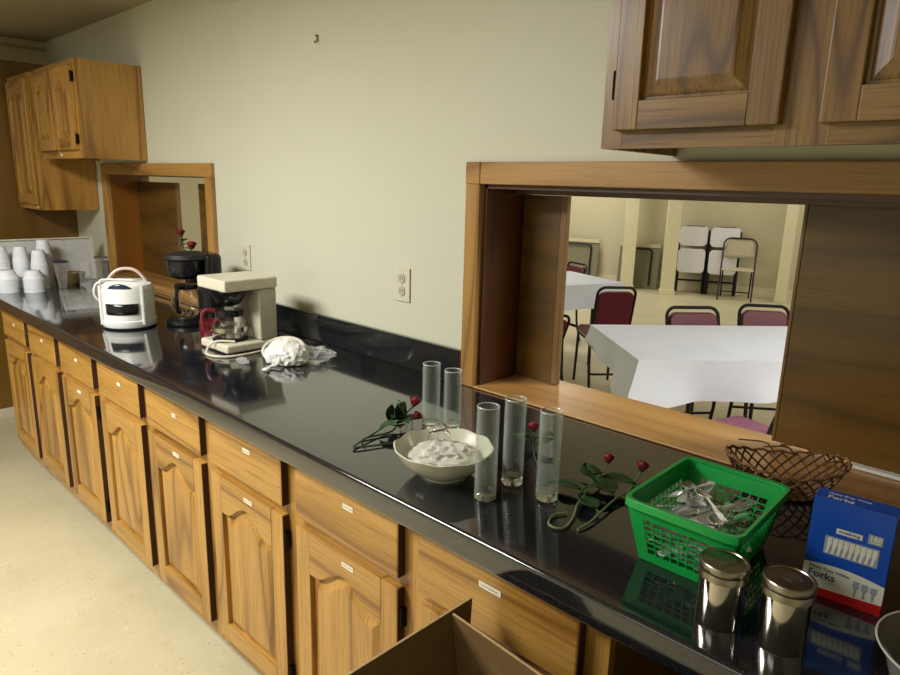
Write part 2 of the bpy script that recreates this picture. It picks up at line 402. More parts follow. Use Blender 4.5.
# ------------------------------------------------------------------ cabinet doors
def arch(x, hw, z0, z1, cath=True):
    if not cath: return z1
    t = abs(x)/hw
    if t > .78: return z0
    return z0+(z1-z0)*(.5+.5*math.cos(PI*t/.78))**.8
def cab_door(parent, x0, z0, W, H, yf, sfx, cath=True, stile=.056, rail=.056, hinge=None, drop=.052, T=.02):
    """door with its back at yf and front at yf-T, lower left corner (x0,z0)"""
    d = thing('door', None, None, (x0, yf, z0)); d.parent = parent
    cx = W/2; hw = W/2-stile; ztop = H-rail-.004; zs = ztop-(drop if cath else 0)
    def frame_piece(kind):
        mb = MB()
        if kind == 'v':
            mb.box((0, -T, 0), (stile, 0, H))
        elif kind == 'v2':
            mb.box((W-stile, -T, 0), (W, 0, H))
        elif kind == 'b':
            mb.box((stile, -T, 0), (W-stile, 0, rail))
        else:
            n = 28 if cath else 1
            for i in range(n):
                xa, xb = -hw+2*hw*i/n, -hw+2*hw*(i+1)/n
                za, zb = arch(xa, hw, zs, ztop, cath), arch(xb, hw, zs, ztop, cath)
                mb.hexa([(cx+xa,-T,za),(cx+xb,-T,zb),(cx+xb,0,zb),(cx+xa,0,za),(cx+xa,-T,H),(cx+xb,-T,H),(cx+xb,0,H),(cx+xa,0,H)])
            bmesh.ops.remove_doubles(mb.bm, verts=mb.bm.verts, dist=1e-5)
        return mb
    frame_piece('v').build('stile', sfx+'z', d, bevel=.0025); frame_piece('v2').build('stile', sfx+'z', d, bevel=.0025)
    frame_piece('b').build('rail', sfx+'x', d, bevel=.0015)
    frame_piece('h').build('rail', sfx+'x', d)
    # raised panel: groove, bevel, field
    mb = MB()
    def outline(inset, y):
        n = 28; h = hw-inset; pts = [(cx-h, y, rail+inset), (cx+h, y, rail+inset)]
        for i in range(n+1):
            xx = h-2*h*i/n
            pts.append((cx+xx, y, arch(xx, h, zs, ztop, cath)-inset))
        return pts
    rings = [outline(-.004, -T*.35), outline(.006, -T*.35), outline(.03 if cath else .036, -T*.88), outline(.034 if cath else .04, -T*.92)]
    V = [[mb.bm.verts.new(p) for p in r] for r in rings]
    for A, B in zip(V, V[1:]):
        n = len(A)
        for i in range(n): mb.bm.faces.new([A[i], A[(i+1) % n], B[(i+1) % n], B[i]])
    mb.bm.faces.new(V[-1])
    mb.build('raised_panel', sfx+'z', d)
    # hinges; shade on the side edge is a dark strip added to base doors
    for hz in ((H*.13, H*.87) if hinge else ()):
        hx = W+.004 if hinge == 'r' else -.004
        MB().box((hx-.005, -.012, hz-.022), (hx+.005, .001, hz+.022)).tube([(hx, -.012, hz-.026), (hx, -.012, hz+.026)], .004, 8).build('hinge', 'hinge', d)
    return d
def sticker(parent, x, z, y, wd=.036, ht=.011, ink=True, rot=0):
    o = MB().box((-wd/2, -.0006, -ht/2), (wd/2, 0, ht/2)).build('paper_label', 'sticker', parent, loc=(x, y, z)); o.rotation_euler = (0, rot, 0)
    if ink:
        n = int(wd/.0025); mb = MB()
        mb.tube([(-wd*.4+wd*.8*k/n, -.0008, ht*.18*math.sin(k*2.4+x*9)) for k in range(n+1)], .0005, 4)
        mb.build('faded_writing', 'ink', o)
    o['label'] = 'small white paper label'
    return o

# ------------------------------------------------------------------ base cabinets
PITCH = .4385; X8R = -.4835            # right edge of the eighth drawer front
DW = .378; TOEH = .10; ORD = ['first', 'second', 'third', 'fourth', 'fifth', 'sixth', 'seventh', 'eighth']
look = {1: 'leftmost oak base cabinet at the far end, white label on the drawer only',
        2: 'second oak base cabinet from the far end, label on the drawer only',
        3: 'third oak base cabinet from the far end, label on drawer and door',
        4: 'oak base cabinet below the white steamer, fourth from the far end',
        5: 'oak base cabinet with labelled drawer and labelled arched door, fifth from the far end',
        6: 'oak base cabinet below the plastic bag, sixth from the far end',
        7: 'oak base cabinet with labelled drawer and arched door, left of the cardboard box',
        8: 'oak base cabinet with a long paper label on its drawer, behind the cardboard box'}
for i in range(1, 9):
    xr = X8R-PITCH*(8-i); xl = xr-DW; e = (PITCH-DW)/2
    X0, X1 = xl-e, xr+e
    t = thing('base_cabinet', look[i], 'cabinet', (X0, FY, 0)); W = X1-X0; D = -.03-FY
    mb = MB()
    mb.box((0, .018, TOEH), (.016, D, .852)); mb.box((W-.016, .018, TOEH), (W, D, .852)); mb.box((.016, .018, TOEH), (W-.016, D, TOEH+.016)); mb.box((.016, D-.006, TOEH+.016), (W-.016, D, .852))
    mb.build('carcass', 'oak_z', t)
    for a, b in ((0, e+.012), (W-e-.012, W)): MB().box((a, 0, TOEH), (b, .018, .856)).build('frame_stile', 'oak_z', t)
    for a, b in ((TOEH, .185), (.680, .735), (.838, .856)): MB().box((e+.012, 0, a), (W-e-.012, .018, b)).build('frame_rail', 'oak_x', t)
    MB().box((0, .075, 0), (W, .09, TOEH)).build('toe_kick', 'shade_wood', t)
    dr = MB().box((0, -.020, 0), (DW, 0, .136)).build('drawer', 'oak_x', t, bevel=.004, loc=(e, 0, .714))
    MB().box((DW-.0002, -.0185, .002), (DW+.0012, -.0002, .134)).build('edge_shade', 'shade_wood', dr)  # dark strip painting the shaded side of the drawer front
    MB().box((.02, .0005, .012), (DW-.02, .45, .11)).build('drawer_box', 'oak_x', dr)
    d = cab_door(t, e, .148, DW, .690-.148, 0, 'oak_', hinge='r' if i in (3, 6, 7) else ('l' if False else None))
    MB().box((DW-.0002, -.0185, .002), (DW+.0012, -.0002, .540)).build('edge_shade', 'shade_wood', d)  # same painted shade down the side of the door
    if i == 8:
        sticker(dr, DW*.50, .098, -.0205, .052, .012)
    else: sticker(dr, DW*(.56 if i > 4 else .55), .101 if i > 5 else .085, -.0205, .036 if i > 5 else .026, .012, ink=i > 4)
    if i in (3, 5, 6, 7): sticker(d, DW*.55, .518, -.0205, .042, .012, ink=i > 4)
# open bay to the right of the eighth cabinet
X0 = X8R+(PITCH-DW)/2
t = thing('open_cabinet', 'dark open oak cabinet bay at the right end under the worktop', 'cabinet', (X0, FY, 0))
W = 1.5; D = -.03-FY
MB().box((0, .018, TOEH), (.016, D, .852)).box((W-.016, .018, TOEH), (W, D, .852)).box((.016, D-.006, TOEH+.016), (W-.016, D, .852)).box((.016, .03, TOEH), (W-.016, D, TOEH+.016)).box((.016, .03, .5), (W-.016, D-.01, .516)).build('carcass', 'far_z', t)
for a, b in ((0, .016), (W-.04, W)): MB().box((a, 0, TOEH), (b, .018, .856)).build('frame_stile', 'oak_z', t)
MB().box((0, .075, 0), (W, .09, TOEH)).build('toe_kick', 'shade_wood', t)

# ------------------------------------------------------------------ worktop
t = thing('worktop', 'long glossy black speckled worktop with rounded front edge', 'countertop', (0, 0, 0))
XC0, XC1 = -4.33, 1.1
prof = [(-.0235, CZ-.04), (-.0235, CZ)]
r = .009
for k in range(7):
    a = PI/2+PI/2*k/6; prof.append((CFY+r+r*math.cos(a), CZ-r+r*math.sin(a)))
rb = .012
for k in range(5):
    a = PI+PI/2*k/4; prof.append((CFY+rb+rb*math.cos(a), CZ-.057+rb+rb*math.sin(a)))
prof += [(CFY+.035, CZ-.057), (CFY+.035, CZ-.04)]
MB().prism(prof, XC0, XC1, plane='yz').build('top_slab', 'counter', t, smooth=True)
bsp = lambda x0, x1: MB().box((x0, -.0225, CZ+.0005), (x1, -.001, 1.022)).build('backsplash', 'counter', t, bevel=.004)
bsp(SX1+.064, BX0-w+.006)
bsp(XC0, SX0-.078)
MB().box((XC1-.03, CFY+.05, 0), (XC1, -.03, CZ-.058)).build('end_panel', 'oak_z', t)

# ------------------------------------------------------------------ upper cabinets
def upper(label, x0, x1, z0, z1, doors, sfx, yb=-.003, depth=.305, hinge=True, cath=True, stile=.056, dz=.032, drop=.04, under='far_x', ext=0):
    t = thing('upper_cabinet', label, 'cabinet', (x0, yb-depth, z0)); W, H, D = x1-x0, z1-z0, depth
    mb = MB().box((0, .019, 0), (.014, D, H)).box((W-.014, .019, 0), (W, D, H)).box((.014, .019, .03), (W-.014, D, .044)).box((.014, .019, H-.014), (W-.014, D, H)).box((.014, D-.006, .044), (W-.014, D, H-.014))
    mb.build('carcass', sfx+'z', t, bevel=.001)
    dl = [d for d in doors]
    edges = [0]+[v for d in dl for v in (d[0]-x0+.012, d[1]-x0-.012)]+[W]
    for a, b in zip(edges[::2], edges[1::2]): MB().box((a, 0, 0), (b, .019, H)).build('frame_stile', sfx+'z', t)
    for d in dl:
        for a, b in ((0, .044), (H-.045, H)): MB().box((d[0]-x0+.012, .0005, a), (d[1]-x0-.012, .0185, b)).build('frame_rail', sfx+'x', t)
    for d in dl: cab_door(t, d[0]-x0, dz, d[1]-d[0], H-dz-.03, -.0005, sfx, cath=cath, stile=stile, rail=stile, hinge=d[2], drop=drop)
    return t
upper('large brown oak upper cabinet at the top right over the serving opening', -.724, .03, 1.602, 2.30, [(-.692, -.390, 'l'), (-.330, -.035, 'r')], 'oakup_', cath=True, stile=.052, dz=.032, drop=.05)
a = upper('small oak upper cabinet at the far end with broad plain side', -4.275, -3.60, 1.602, 2.062, [(-4.235, -3.955, None), (-3.925, -3.645, 'r')], 'oak_', dz=.04)
sticker(a, .36, .018, -.001, .03, .01, ink=False)
a = upper('taller oak upper cabinet hanging lower in the far corner', -4.755, -4.345, 1.318, 2.062, [(-4.72, -4.375, None)], 'oak_', dz=.03)
sticker(a, .33, .015, -.001, .03, .01, ink=False)
# ------------------------------------------------------------------ wall bits
def outlet(label, x, z):
    t = thing('wall_outlet', label, 'outlet', (x, -.0005, z))
    MB().box((-.036, -.006, -.057), (.036, 0, .057)).build('cover_plate', 'ivory', t, bevel=.002)
    for s in (-1, 1):
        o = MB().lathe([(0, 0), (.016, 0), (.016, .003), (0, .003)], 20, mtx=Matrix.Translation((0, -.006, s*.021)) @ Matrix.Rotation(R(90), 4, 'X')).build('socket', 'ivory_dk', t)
        for q in (-.006, .006): MB().box((q-.001, -.0096, s*.021-.003), (q+.001, -.0088, s*.021+.007)).build('slot', 'ink', o)
    MB().lathe([(0, 0), (.003, 0), (.002, .0015), (0, .0015)], 10, mtx=Matrix.Translation((0, -.006, 0)) @ Matrix.Rotation(R(90), 4, 'X')).build('screw', 'brass', t)
outlet('ivory wall outlet between the small opening and the large one, nearer the large', -1.631, 1.193)
outlet('ivory wall outlet just behind the coffee makers', -2.645, 1.19)
t = thing('picture_hook', 'tiny metal picture hook high on the bare wall', 'hook', (-2.089, -.001, 2.012))
MB().tube([(0, 0, .012), (0, -.004, .008), (0, -.004, -.006), (0, -.012, -.012), (0, -.016, -.006)], .0035, 6).build('wire', 'brass', t)
MB().lathe([(0, -.004), (.007, 0), (0, .004)], 8, (0, -.006, .012)).build('nail_head', 'canlid', t)
# ================================================================== things on the worktop
GAPZ = .0004
def rim_tumbler(name, label, cat, x, y, r0, r1, h, mat, th=.002, seg=32, group=None, z=CZ, base=.004, invert=False):
    t = thing(name, label, cat, (x, y, z+GAPZ), group=group)
    pr = [(0, 0), (r0, 0), (r1, h), (r1-th, h), (r0-th, base), (0, base)]
    if invert: pr = [(r, h-zz) for r, zz in pr]
    MB().lathe(pr, seg).build('body', mat, t, smooth=True)
    return t
# glass cylinder vases
def vase(label, x, y, h, r=.0225, rx=0, ry=0):
    t = thing('cylinder_vase', label, 'vase', (x, y, CZ+GAPZ))
    n = 40; pr = [(0, 0), (r-.002, 0), (r, .002), (r, h-.001), (r-.0008, h), (r-.0022, h-.001), (r-.0022, .017), (r-.0035, .0165)]
    MB().lathe(pr[3:], n).lathe([(r, .002), (r, h-.001)], n).build('glass_tube', 'vglass', t, smooth=True)
    MB().lathe([(0, 0), (r-.002, 0), (r, .002), (r, .013), (r-.003, .0165), (0, .0155)], n).build('thick_base', 'glass', t, smooth=True)
    MB().tube([((r-.001)*math.cos(2*PI*k/n), (r-.001)*math.sin(2*PI*k/n), h) for k in range(n)], .0011, 6, closed=True).build('rim', 'vrim', t, smooth=True)
    return t
vase('clear glass cylinder vase standing just right of the cream bowl', -.784, -.550, .193)
vase('clear glass cylinder vase in the middle of the front three', -.789, -.456, .186)
vase('clear glass cylinder vase standing rightmost, left of the loose roses', -.696, -.462, .185)
vase('clear glass cylinder vase behind the bowl, beside the rose leaves', -1.139, -.352, .169)
vase('clear glass cylinder vase behind the bowl, nearest the oak casing', -1.094, -.320, .155)

# cream bowl
t = thing('ceramic_bowl', 'wide cream ceramic bowl with scalloped rim holding plastic film', 'bowl', (-.916, -.535, CZ+GAPZ))
def scal(amp): return lambda r, z, a: (r*(1+amp*(r/.1)**3*math.cos(10*a)), z+amp*.12*(r/.1)**3*math.cos(10*a))
pr = [(0, .004), (.038, .004), (.040, 0), (.046, 0), (.048, .006), (.072, .020), (.094, .042), (.1045, .062), (.1075, .066), (.105, .0675), (.100, .063), (.089, .044), (.068, .026), (.045, .013), (0, .009)]
MB().lathe(pr, 80, fn=scal(.010)).build('bowl_body', 'ceramic', t, smooth=True)
# upside down tumbler wrapped in film, lying in the bowl
t = thing('glass_tumbler', 'clear glass tumbler propped in the cream bowl', 'glass', (-.945, -.505, CZ+.030), rx=R(12), ry=R(-8))
pr = [(0, .068), (.012, .067), (.021, .058), (.027, .038), (.029, .012), (.029, 0), (.0275, 0), (.0275, .012), (.0255, .037), (.0195, .056), (.011, .0645), (0, .0655)]
MB().lathe(pr, 28).build('glass_body', 'glass', t, smooth=True)
def crumple(name, label, cat, loc, sx, sy, sz, mat, seed=1, sub=4, amp=.35, rz=0, freq=2.4, half=True):
    from mathutils import noise as N
    bm = bmesh.new(); bmesh.ops.create_icosphere(bm, subdivisions=sub, radius=1)
    for v in bm.verts:
        p = v.co.copy(); q = p*freq+Vector((seed*3.1, seed, seed*7))
        d = 1-abs(N.noise(q))*1.6*amp-abs(N.noise(q*2.3))*amp*1.1+N.noise(q*5)*amp*.35
        v.co = p*d
        if half and v.co.z < -.25: v.co.z = -.25+(v.co.z+.25)*.08
    lo = min(v.co.z for v in bm.verts)
    for v in bm.verts: v.co = Vector((v.co.x*sx, v.co.y*sy, (v.co.z-lo)*sz))
    mb = MB(); mb.bm.free(); mb.bm = bm
    for f in bm.faces: f.smooth = False
    o = mb.build(name, mat, loc=loc); o.rotation_euler = (0, 0, rz)
    return tag(o, label, cat)
crumple('plastic_film', 'crumpled clear plastic film filling the cream bowl', 'film', (-.912, -.540, CZ+.034), .082, .080, .032, 'wrap', 3, 4, .22)

# roses
def leaf_mesh(mb, base, dirv, up, L, Wd, droop=.25):
    L *= 1.12; Wd *= 1.45
    d = Vector(dirv).normalized(); s = d.cross(Vector(up)).normalized(); n = s.cross(d)
    def fn(u, v):
        wv = Wd*math.sin(PI*min(1, u**.8*1.0))**.9*(1-.25*u)*(v*2-1)
        return Vector(base)+d*L*u+s*wv+n*(-droop*L*u*u+abs(v*2-1)*Wd*.25)
    mb.grid(8, 4, fn)
def rose(label, path, leaves, bloom=None, mat='stem', r=.0026, bsize=.014, bdir=(0, 0, 1)):
    base = Vector(path[0]); t = thing('cut_rose', label, 'rose', tuple(base))
    pts = smoothpath([Vector(p)-base for p in path], 8)
    st = MB().tube(pts, r, 7).build('stem', mat, t, smooth=True)
    for (frac, dv, up, L, Wd) in leaves:
        i = min(len(pts)-1, int(frac*(len(pts)-1))); b = pts[i]
        d = Vector(dv).normalized()
        mb = MB(); mb.tube([b, b+d*.012], .0011, 5).build('leaf_stalk', mat, t)
        mb = MB(); leaf_mesh(mb, b+d*.010, d, up, L, Wd); mb.build('leaf', 'leaf', t, smooth=True, solid=.0006)
    if bloom:
        bd = Vector(bloom).normalized(); q = Vector((0, 0, 1)).rotation_difference(bd).to_matrix().to_4x4()
        mt = Matrix.Translation(pts[-1]) @ q
        s = bsize
        MB().lathe([(0, 0), (s*.35, s*.05), (s*.5, s*.35), (s*.35, s*.6), (0, s*.6)], 10, mtx=mt).build('calyx', 'leaf', t, smooth=True)
        bo = MB()
        for ring, (rad, hh, n, off) in enumerate(((.95, 1.15, 5, 0), (.72, 1.35, 5, .6), (.45, 1.45, 4, .2), (.22, 1.5, 3, .5))):
            for k in range(n):
                a0 = 2*PI*k/n+off
                def fn(u, v, a0=a0, rad=rad, hh=hh, n=n):
                    a = a0+(u-.5)*2*PI/n*1.5; rr = s*rad*(.35+.65*v**.6)*(1+.12*v*v); zz = s*(.25+hh*v-.15*(abs(u-.5)*2)**2*v)
                    return mt @ Vector((rr*math.cos(a), rr*math.sin(a), zz))
                bo.grid(5, 4, fn)
        bmesh.ops.remove_doubles(bo.bm, verts=bo.bm.verts, dist=.0003)
        bo.build('bloom', 'rose', t, smooth=True, solid=.0005)
    return t
z = CZ+.004
rose('dark red rose with bunched leaves lying left of the rear vases', [(-1.150,-.560,z),(-1.185,-.535,z),(-1.170,-.46,z+.003),(-1.19,-.41,z+.018),(-1.205,-.352,z+.035)],
     [(.62, (-.3, .5, .7), (1, 0, 0), .050, .017), (.62, (.5, -.3, .3), (0, 0, 1), .045, .015), (.72, (-.5, .6, .6), (0, 1, .3), .045, .015), (.8, (.3, -.9, .4), (0, 0, 1), .04, .014), (.85, (.35, -.5, .6), (1, 1, 0), .045, .016), (.7, (.5, .5, .3), (0, 0, 1), .045, .016)], (.2, .2, .9), 'stemd', .0024, .015)
rose('second stem of leaves curving in a loop left of the cream bowl', [(-1.080,-.46,z),(-1.112,-.500,z),(-1.145,-.575,z+.002),(-1.160,-.585,z+.002),(-1.185,-.50,z+.006),(-1.195,-.44,z+.012),(-1.16,-.39,z+.022)],
     [(.7, (.5, .5, .5), (0, 0, 1), .045, .016), (.8, (-.2, .6, .7), (1, 0, .2), .045, .016), (.9, (.8, -.3, .4), (0, 0, 1), .05, .016)], (.6, .3, .8), 'stemd', .0024, .012)
rose('small red rose lying behind the front vases near the sill', [(-.79,-.36,z),(-.84,-.31,z+.003),(-.875,-.262,z+.010),(-.897,-.238,z+.022)],
     [(.5, (.4, .7, .4), (0, 0, 1), .04, .014), (.6, (-.6, -.5, .5), (0, 0, 1), .04, .014), (.75, (.8, .2, .5), (0, 0, 1), .042, .015), (.9, (-.2, -.9, .3), (0, 0, 1), .03, .012)], (-.1, .1, 1), 'stemd', .0022, .014)
rose('red rose with hooked pale stem between the right vase and the basket', [(-.628,-.490,z),(-.640,-.520,z),(-.625,-.553,z),(-.600,-.545,z),(-.608,-.500,z+.001),(-.628,-.455,z+.004),(-.640,-.410,z+.006),(-.650,-.385,z+.010),(-.655,-.33,z+.012),(-.672,-.268,z+.020)],
     [(.70, (-.85, -.1, .15), (0, 0, 1), .062, .016), (.78, (.3, -.7, .45), (0, 0, 1), .05, .017), (.84, (-.6, .5, .4), (0, 0, 1), .045, .017), (.88, (.75, .25, .2), (0, 0, 1), .06, .019), (.93, (.1, -.9, .5), (0, 0, 1), .035, .014)], (-.1, .25, 1), 'stem', .0024, .0125)
rose('red rose with straight pale stem reaching the green basket', [(-.578,-.530,z),(-.575,-.490,z+.003),(-.580,-.44,z+.006),(-.585,-.38,z+.008),(-.582,-.33,z+.012),(-.598,-.258,z+.022)],
     [(.35, (-.8, .3, .2), (0, 0, 1), .05, .015), (.6, (-.9, .25, .35), (0, 0, 1), .055, .02), (.7, (.7, .5, .2), (0, 0, 1), .035, .013), (.85, (.5, -.5, .3), (0, 0, 1), .03, .012)], (.05, .2, 1), 'stem', .0024, .0135)

# ------------------------------------------------------------------ green basket
bx, by = -.384, -.432
t = thing('plastic_basket', 'green plastic lattice basket full of cutlery', 'basket', (bx, by, CZ+GAPZ))
BH = .112
top = [(-.092, -.122), (.092, -.122), (.088, .116), (-.092, .116)]; bot = [(-.072, -.096), (.066, -.096), (.066, .095), (-.072, .095)]
def wallpt(i, u, v, off=0):
    j = (i+1) % 4
    b0, b1 = Vector((*bot[i], .002)), Vector((*bot[j], .002)); t0, t1 = Vector((*top[i], BH)), Vector((*top[j], BH))
    p = b0.lerp(b1, u).lerp(t0.lerp(t1, u), v); n = (b1-b0).cross(t0-b0).normalized(); return p+n*off
for i in range(4):
    mb = MB()
    nh = 8 if i % 2 == 0 else 10; us = [.14+.72*k/nh for k in range(nh+1)]; vs = [.14+.60*k/6 for k in range(7)]
    def slab(u0, u1, v0, v1, th=.0011):
        mb.hexa([wallpt(i,u0,v0,th),wallpt(i,u1,v0,th),wallpt(i,u1,v0,-th),wallpt(i,u0,v0,-th),wallpt(i,u0,v1,th),wallpt(i,u1,v1,th),wallpt(i,u1,v1,-th),wallpt(i,u0,v1,-th)])
    slab(0, us[0], 0, 1); slab(us[-1], 1, 0, 1); slab(us[0], us[-1], 0, vs[0]); slab(us[0], us[-1], vs[-1], 1)
    for u in us[1:-1]: slab(u-.0065, u+.0065, vs[0]-.005, vs[-1]+.005)
    for v in vs[1:-1]: slab(us[0]-.005, us[-1]+.005, v-.010, v+.010, .0009)
    mb.build('lattice_side', 'green', t)
MB().prism([(b[0], b[1]) for b in bot], 0, .003, plane='xy').build('basket_floor', 'green', t)
mb = MB(); rimp = []
for i in range(4):
    a = Vector((*top[i], 0)); p_, n_ = Vector((*top[i-1], 0)), Vector((*top[(i+1) % 4], 0))
    for s_, tgt in ((0, p_), (1, n_)):
        rimp.append(a+(tgt-a).normalized()*.018)
    c_ = len(rimp); A, B = rimp[-2], rimp[-1]; rimp[-1:] = [(A.lerp(B, .5)).lerp(a, .45), B]
inner = [v*.985 for v in rimp]; outer = [v*1.06 for v in rimp]
n = len(rimp); VA = [mb.bm.verts.new((v.x, v.y, BH+.003)) for v in inner]; VB = [mb.bm.verts.new((v.x, v.y, BH+.004)) for v in outer]; VC = [mb.bm.verts.new((v.x*1.005, v.y*1.005, BH-.010)) for v in outer]; VD = [mb.bm.verts.new((v.x, v.y, BH-.010)) for v in inner]
for i in range(n):
    j = (i+1) % n
    for P, Q in ((VA, VB), (VB, VC), (VC, VD), (VD, VA)): mb.bm.faces.new([P[i], P[j], Q[j], Q[i]])
mb.build('rim', 'green', t, smooth=True, bevel=.001)

# cutlery
def flat_profile(mb, sections, th, mtx):
    """sections: (x, halfwidth, z)"""
    A = []
    for (x, hw, zz) in sections:
        A.append([mb.bm.verts.new(mtx @ Vector(p)) for p in ((x, -hw, zz), (x, hw, zz), (x, hw, zz+th), (x, -hw, zz+th))])
    for P, Q in zip(A, A[1:]):
        for k in range(4): mb.bm.faces.new([P[k], P[(k+1) % 4], Q[(k+1) % 4], Q[k]])
    mb.bm.faces.new(A[0][::-1]); mb.bm.faces.new(A[-1])
def utensil(kind, label, loc, rot, mat='steel', s=1.0, group=None):
    t = thing(kind, label, kind.split('_')[-1], loc, group=group); t.rotation_euler = rot
    I = Matrix.Scale(s, 4)
    mb = MB(); flat_profile(mb, [(-.085, .004, 0), (-.08, .0085, 0), (-.05, .0075, .001), (-.01, .0035, .004), (.015, .003, .006)], .0018, I); mb.build('handle', mat, t, bevel=.0004)
    if 'spoon' in kind:
        mb = MB()
        def fn(u, v):
            x = .014+.052*u; hw = .0165*math.sin(PI*max(.06, min(.97, u**.85)))**.6; q = v*2-1
            return I @ Vector((x, hw*q, .0065-.008*math.sin(PI*u)*(1-q*q)))
        mb.grid(10, 6, fn); mb.build('spoon_bowl', mat, t, smooth=True, solid=.0012)
    elif 'fork' in kind:
        mb = MB(); flat_profile(mb, [(.014, .003, .006), (.022, .010, .005), (.036, .011, .003)], .0016, I); mb.build('fork_head', mat, t)
        for q in (-.0093, -.0031, .0031, .0093):
            mb = MB(); m2 = I @ Matrix.Translation((0, q, 0)); flat_profile(mb, [(.036, .0017, .003), (.052, .0014, .003), (.064, .0008, .006)], .0014, m2); mb.build('tine', mat, t)
    else:
        mb = MB(); flat_profile(mb, [(.014, .003, .006), (.022, .0075, .005), (.07, .009, .005), (.088, .002, .005)], .0012, I); mb.build('blade', mat, t)
    return t
rr = random.Random(4)
kinds = ['dinner_spoon', 'dinner_fork', 'dinner_spoon', 'dinner_knife', 'dinner_spoon', 'dinner_fork', 'dinner_spoon', 'dinner_spoon', 'dinner_fork', 'dinner_spoon', 'dinner_knife', 'dinner_spoon', 'dinner_fork', 'dinner_spoon']
for k, kd in enumerate(kinds):
    x = bx+.020+rr.uniform(-.020, .020); y = by+rr.uniform(-.030, .030); a = rr.choice([100, 120, 60, 80, 250, 290, 75, 230])+rr.uniform(-15, 15)
    utensil(kd, 'steel %s in the heap inside the green basket' % kd.replace('_', ' '), (x, y, CZ+.034+k*.0048), (rr.uniform(-.25, .25), rr.uniform(-.16, .16), R(a)), 'steel', .86, group='steel %ss heaped in the green basket' % kd.replace('_', ' '))
for k in range(20):
    kd = 'plastic_fork' if k % 2 else 'plastic_spoon'
    x = bx-.035+rr.uniform(-.020, .020); y = by-.005+rr.uniform(-.035, .035); a = rr.uniform(60, 120)+rr.choice([0, 180])
    utensil(kd, 'clear %s in the left half of the green basket' % kd.replace('_', ' '), (x, y, CZ+.030+k*.0034), (rr.uniform(-.4, .4), rr.uniform(-.22, .22), R(a)), 'frost', .84, group='clear %ss in the green basket' % kd.replace('_', ' '))
for k in range(16):
    kd = 'plastic_fork'
    x = bx+rr.uniform(-.030, .014); y = by-.068+rr.uniform(-.012, .010); a = rr.uniform(-10, 10)+rr.choice([0, 180])
    utensil(kd, 'white plastic fork low behind the lattice of the green basket', (x+.01, y, CZ+.010+k*.0046), (rr.uniform(-.9, .2), rr.uniform(-.06, .06), R(a)), 'white', .68, group='white plastic forks seen through the basket lattice')

# ------------------------------------------------------------------ steel canisters
def canister(label, x, y, r, h, seed):
    t = thing('steel_canister', label, 'canister', (x, y, CZ+GAPZ))
    MB().lathe([(0, .001), (r-.003, .001), (r-.0015, 0), (r-.0005, .003), (r-.0008, h-.022), (0, h-.022)], 56).build('canister_body', 'chrome', t, smooth=True)
    lid = MB().lathe([(r-.0002, h-.024), (r+.0016, h-.023), (r+.0012, h-.016), (r+.0002, h-.013), (r+.0016, h-.010), (r+.0016, h-.002), (r, h), (r-.003, h-.0005), (r-.004, h-.002), (0, h-.0015)], 56).build('lid', 'canlid', t, smooth=True)
    lid['label'] = 'dull perforated lid with a rolled rim'
    mb = MB(); rr = random.Random(seed)
    for q in range(3): mb.lathe([(.004+.0035*q, h-.0014), (.005+.0035*q, h-.0012), (.005+.0035*q, h-.0016)], 14, (.003, .002, 0))
    mb.build('lid_emblem', 'ink', lid)
canister('round steel canister standing left, in front of the green basket', -.294, -.597, .0330, .097, 1)
canister('round steel canister standing right, left of the fork box', -.211, -.584, .0330, .102, 2)

# ------------------------------------------------------------------ fork carton
FW, FD, FH = .108, .040, .162
t = thing('fork_carton', 'blue, white and red printed carton of plastic forks', 'box', (-.2315, -.426, CZ+GAPZ), rz=R(5))
MB().box((0, 0, 0), (FW, FD, FH)).build('carton_body', 'boxblue', t, bevel=.0006)
def decal(poly, name, mat, parent, off): return MB().prism(poly, -off, 0).build(name, mat, parent)
wave = lambda x, a, b, amp: a+(b-a)*x/FW+amp*math.sin(PI*x/FW)
N_ = 16; xs = [FW*k/N_ for k in range(N_+1)]
decal([(x, wave(x, .014, .018, -.001)) for x in xs]+[(x, wave(x, .052, .048, .006)) for x in xs[::-1]], 'white_band', 'boxwhite', t, .0003)
decal([(x, 0) for x in (0, FW)]+[(x, wave(x, .014, .018, -.001)) for x in xs[::-1]], 'red_band', 'boxred', t, .0004)
MB().box((FW, .0005, 0), (FW+.0004, FD-.0005, .016)).build('red_side_band', 'boxred', t)
# fork window picture
fw = decal([(.023, .074), (.094, .074), (.094, .104), (.023, .104)], 'fork_picture', 'boxgrey', t, .0004)
for k in range(9):
    x0 = .0255+k*.0074
    pts = [(x0, .076), (x0+.004, .076), (x0+.0046, .084), (x0+.0072, .092), (x0+.0072, .102), (x0+.001, .102), (x0+.001, .092), (x0+.0016, .084)]
    pts = [(min(p[0], .0935), p[1]) for p in pts]
    MB().prism(pts, -.0008, -.0004).build('printed_fork', 'boxwhite', fw)
lb = decal([(.036, .111), (.070, .111), (.070, .1195), (.036, .1195)], 'brand_plate', 'boxwhite', t, .0004)
RX = Matrix.Rotation(R(90), 4, 'X')
text_mesh('trueliving', 'brand_lettering', 'inkblue', lb, .0075, Matrix.Translation((.053, -.0006, .1135)) @ RX, .00008)
lb = decal([(.077, .110), (.096, .110), (.096, .125), (.077, .125)], 'count_plate', 'boxgrey', t, .0004)
text_mesh('160', 'count_lettering', 'boxwhite', lb, .0105, Matrix.Translation((.0865, -.0006, .1160)) @ RX, .0003)
text_mesh('COUNT', 'count_lettering', 'boxwhite', lb, .004, Matrix.Translation((.0865, -.0006, .1118)) @ RX, .0001)
text_mesh('Forks', 'title_lettering', 'inkblue', t, .0165, Matrix.Translation((.026, -.0006, .031)) @ RX, .0003)
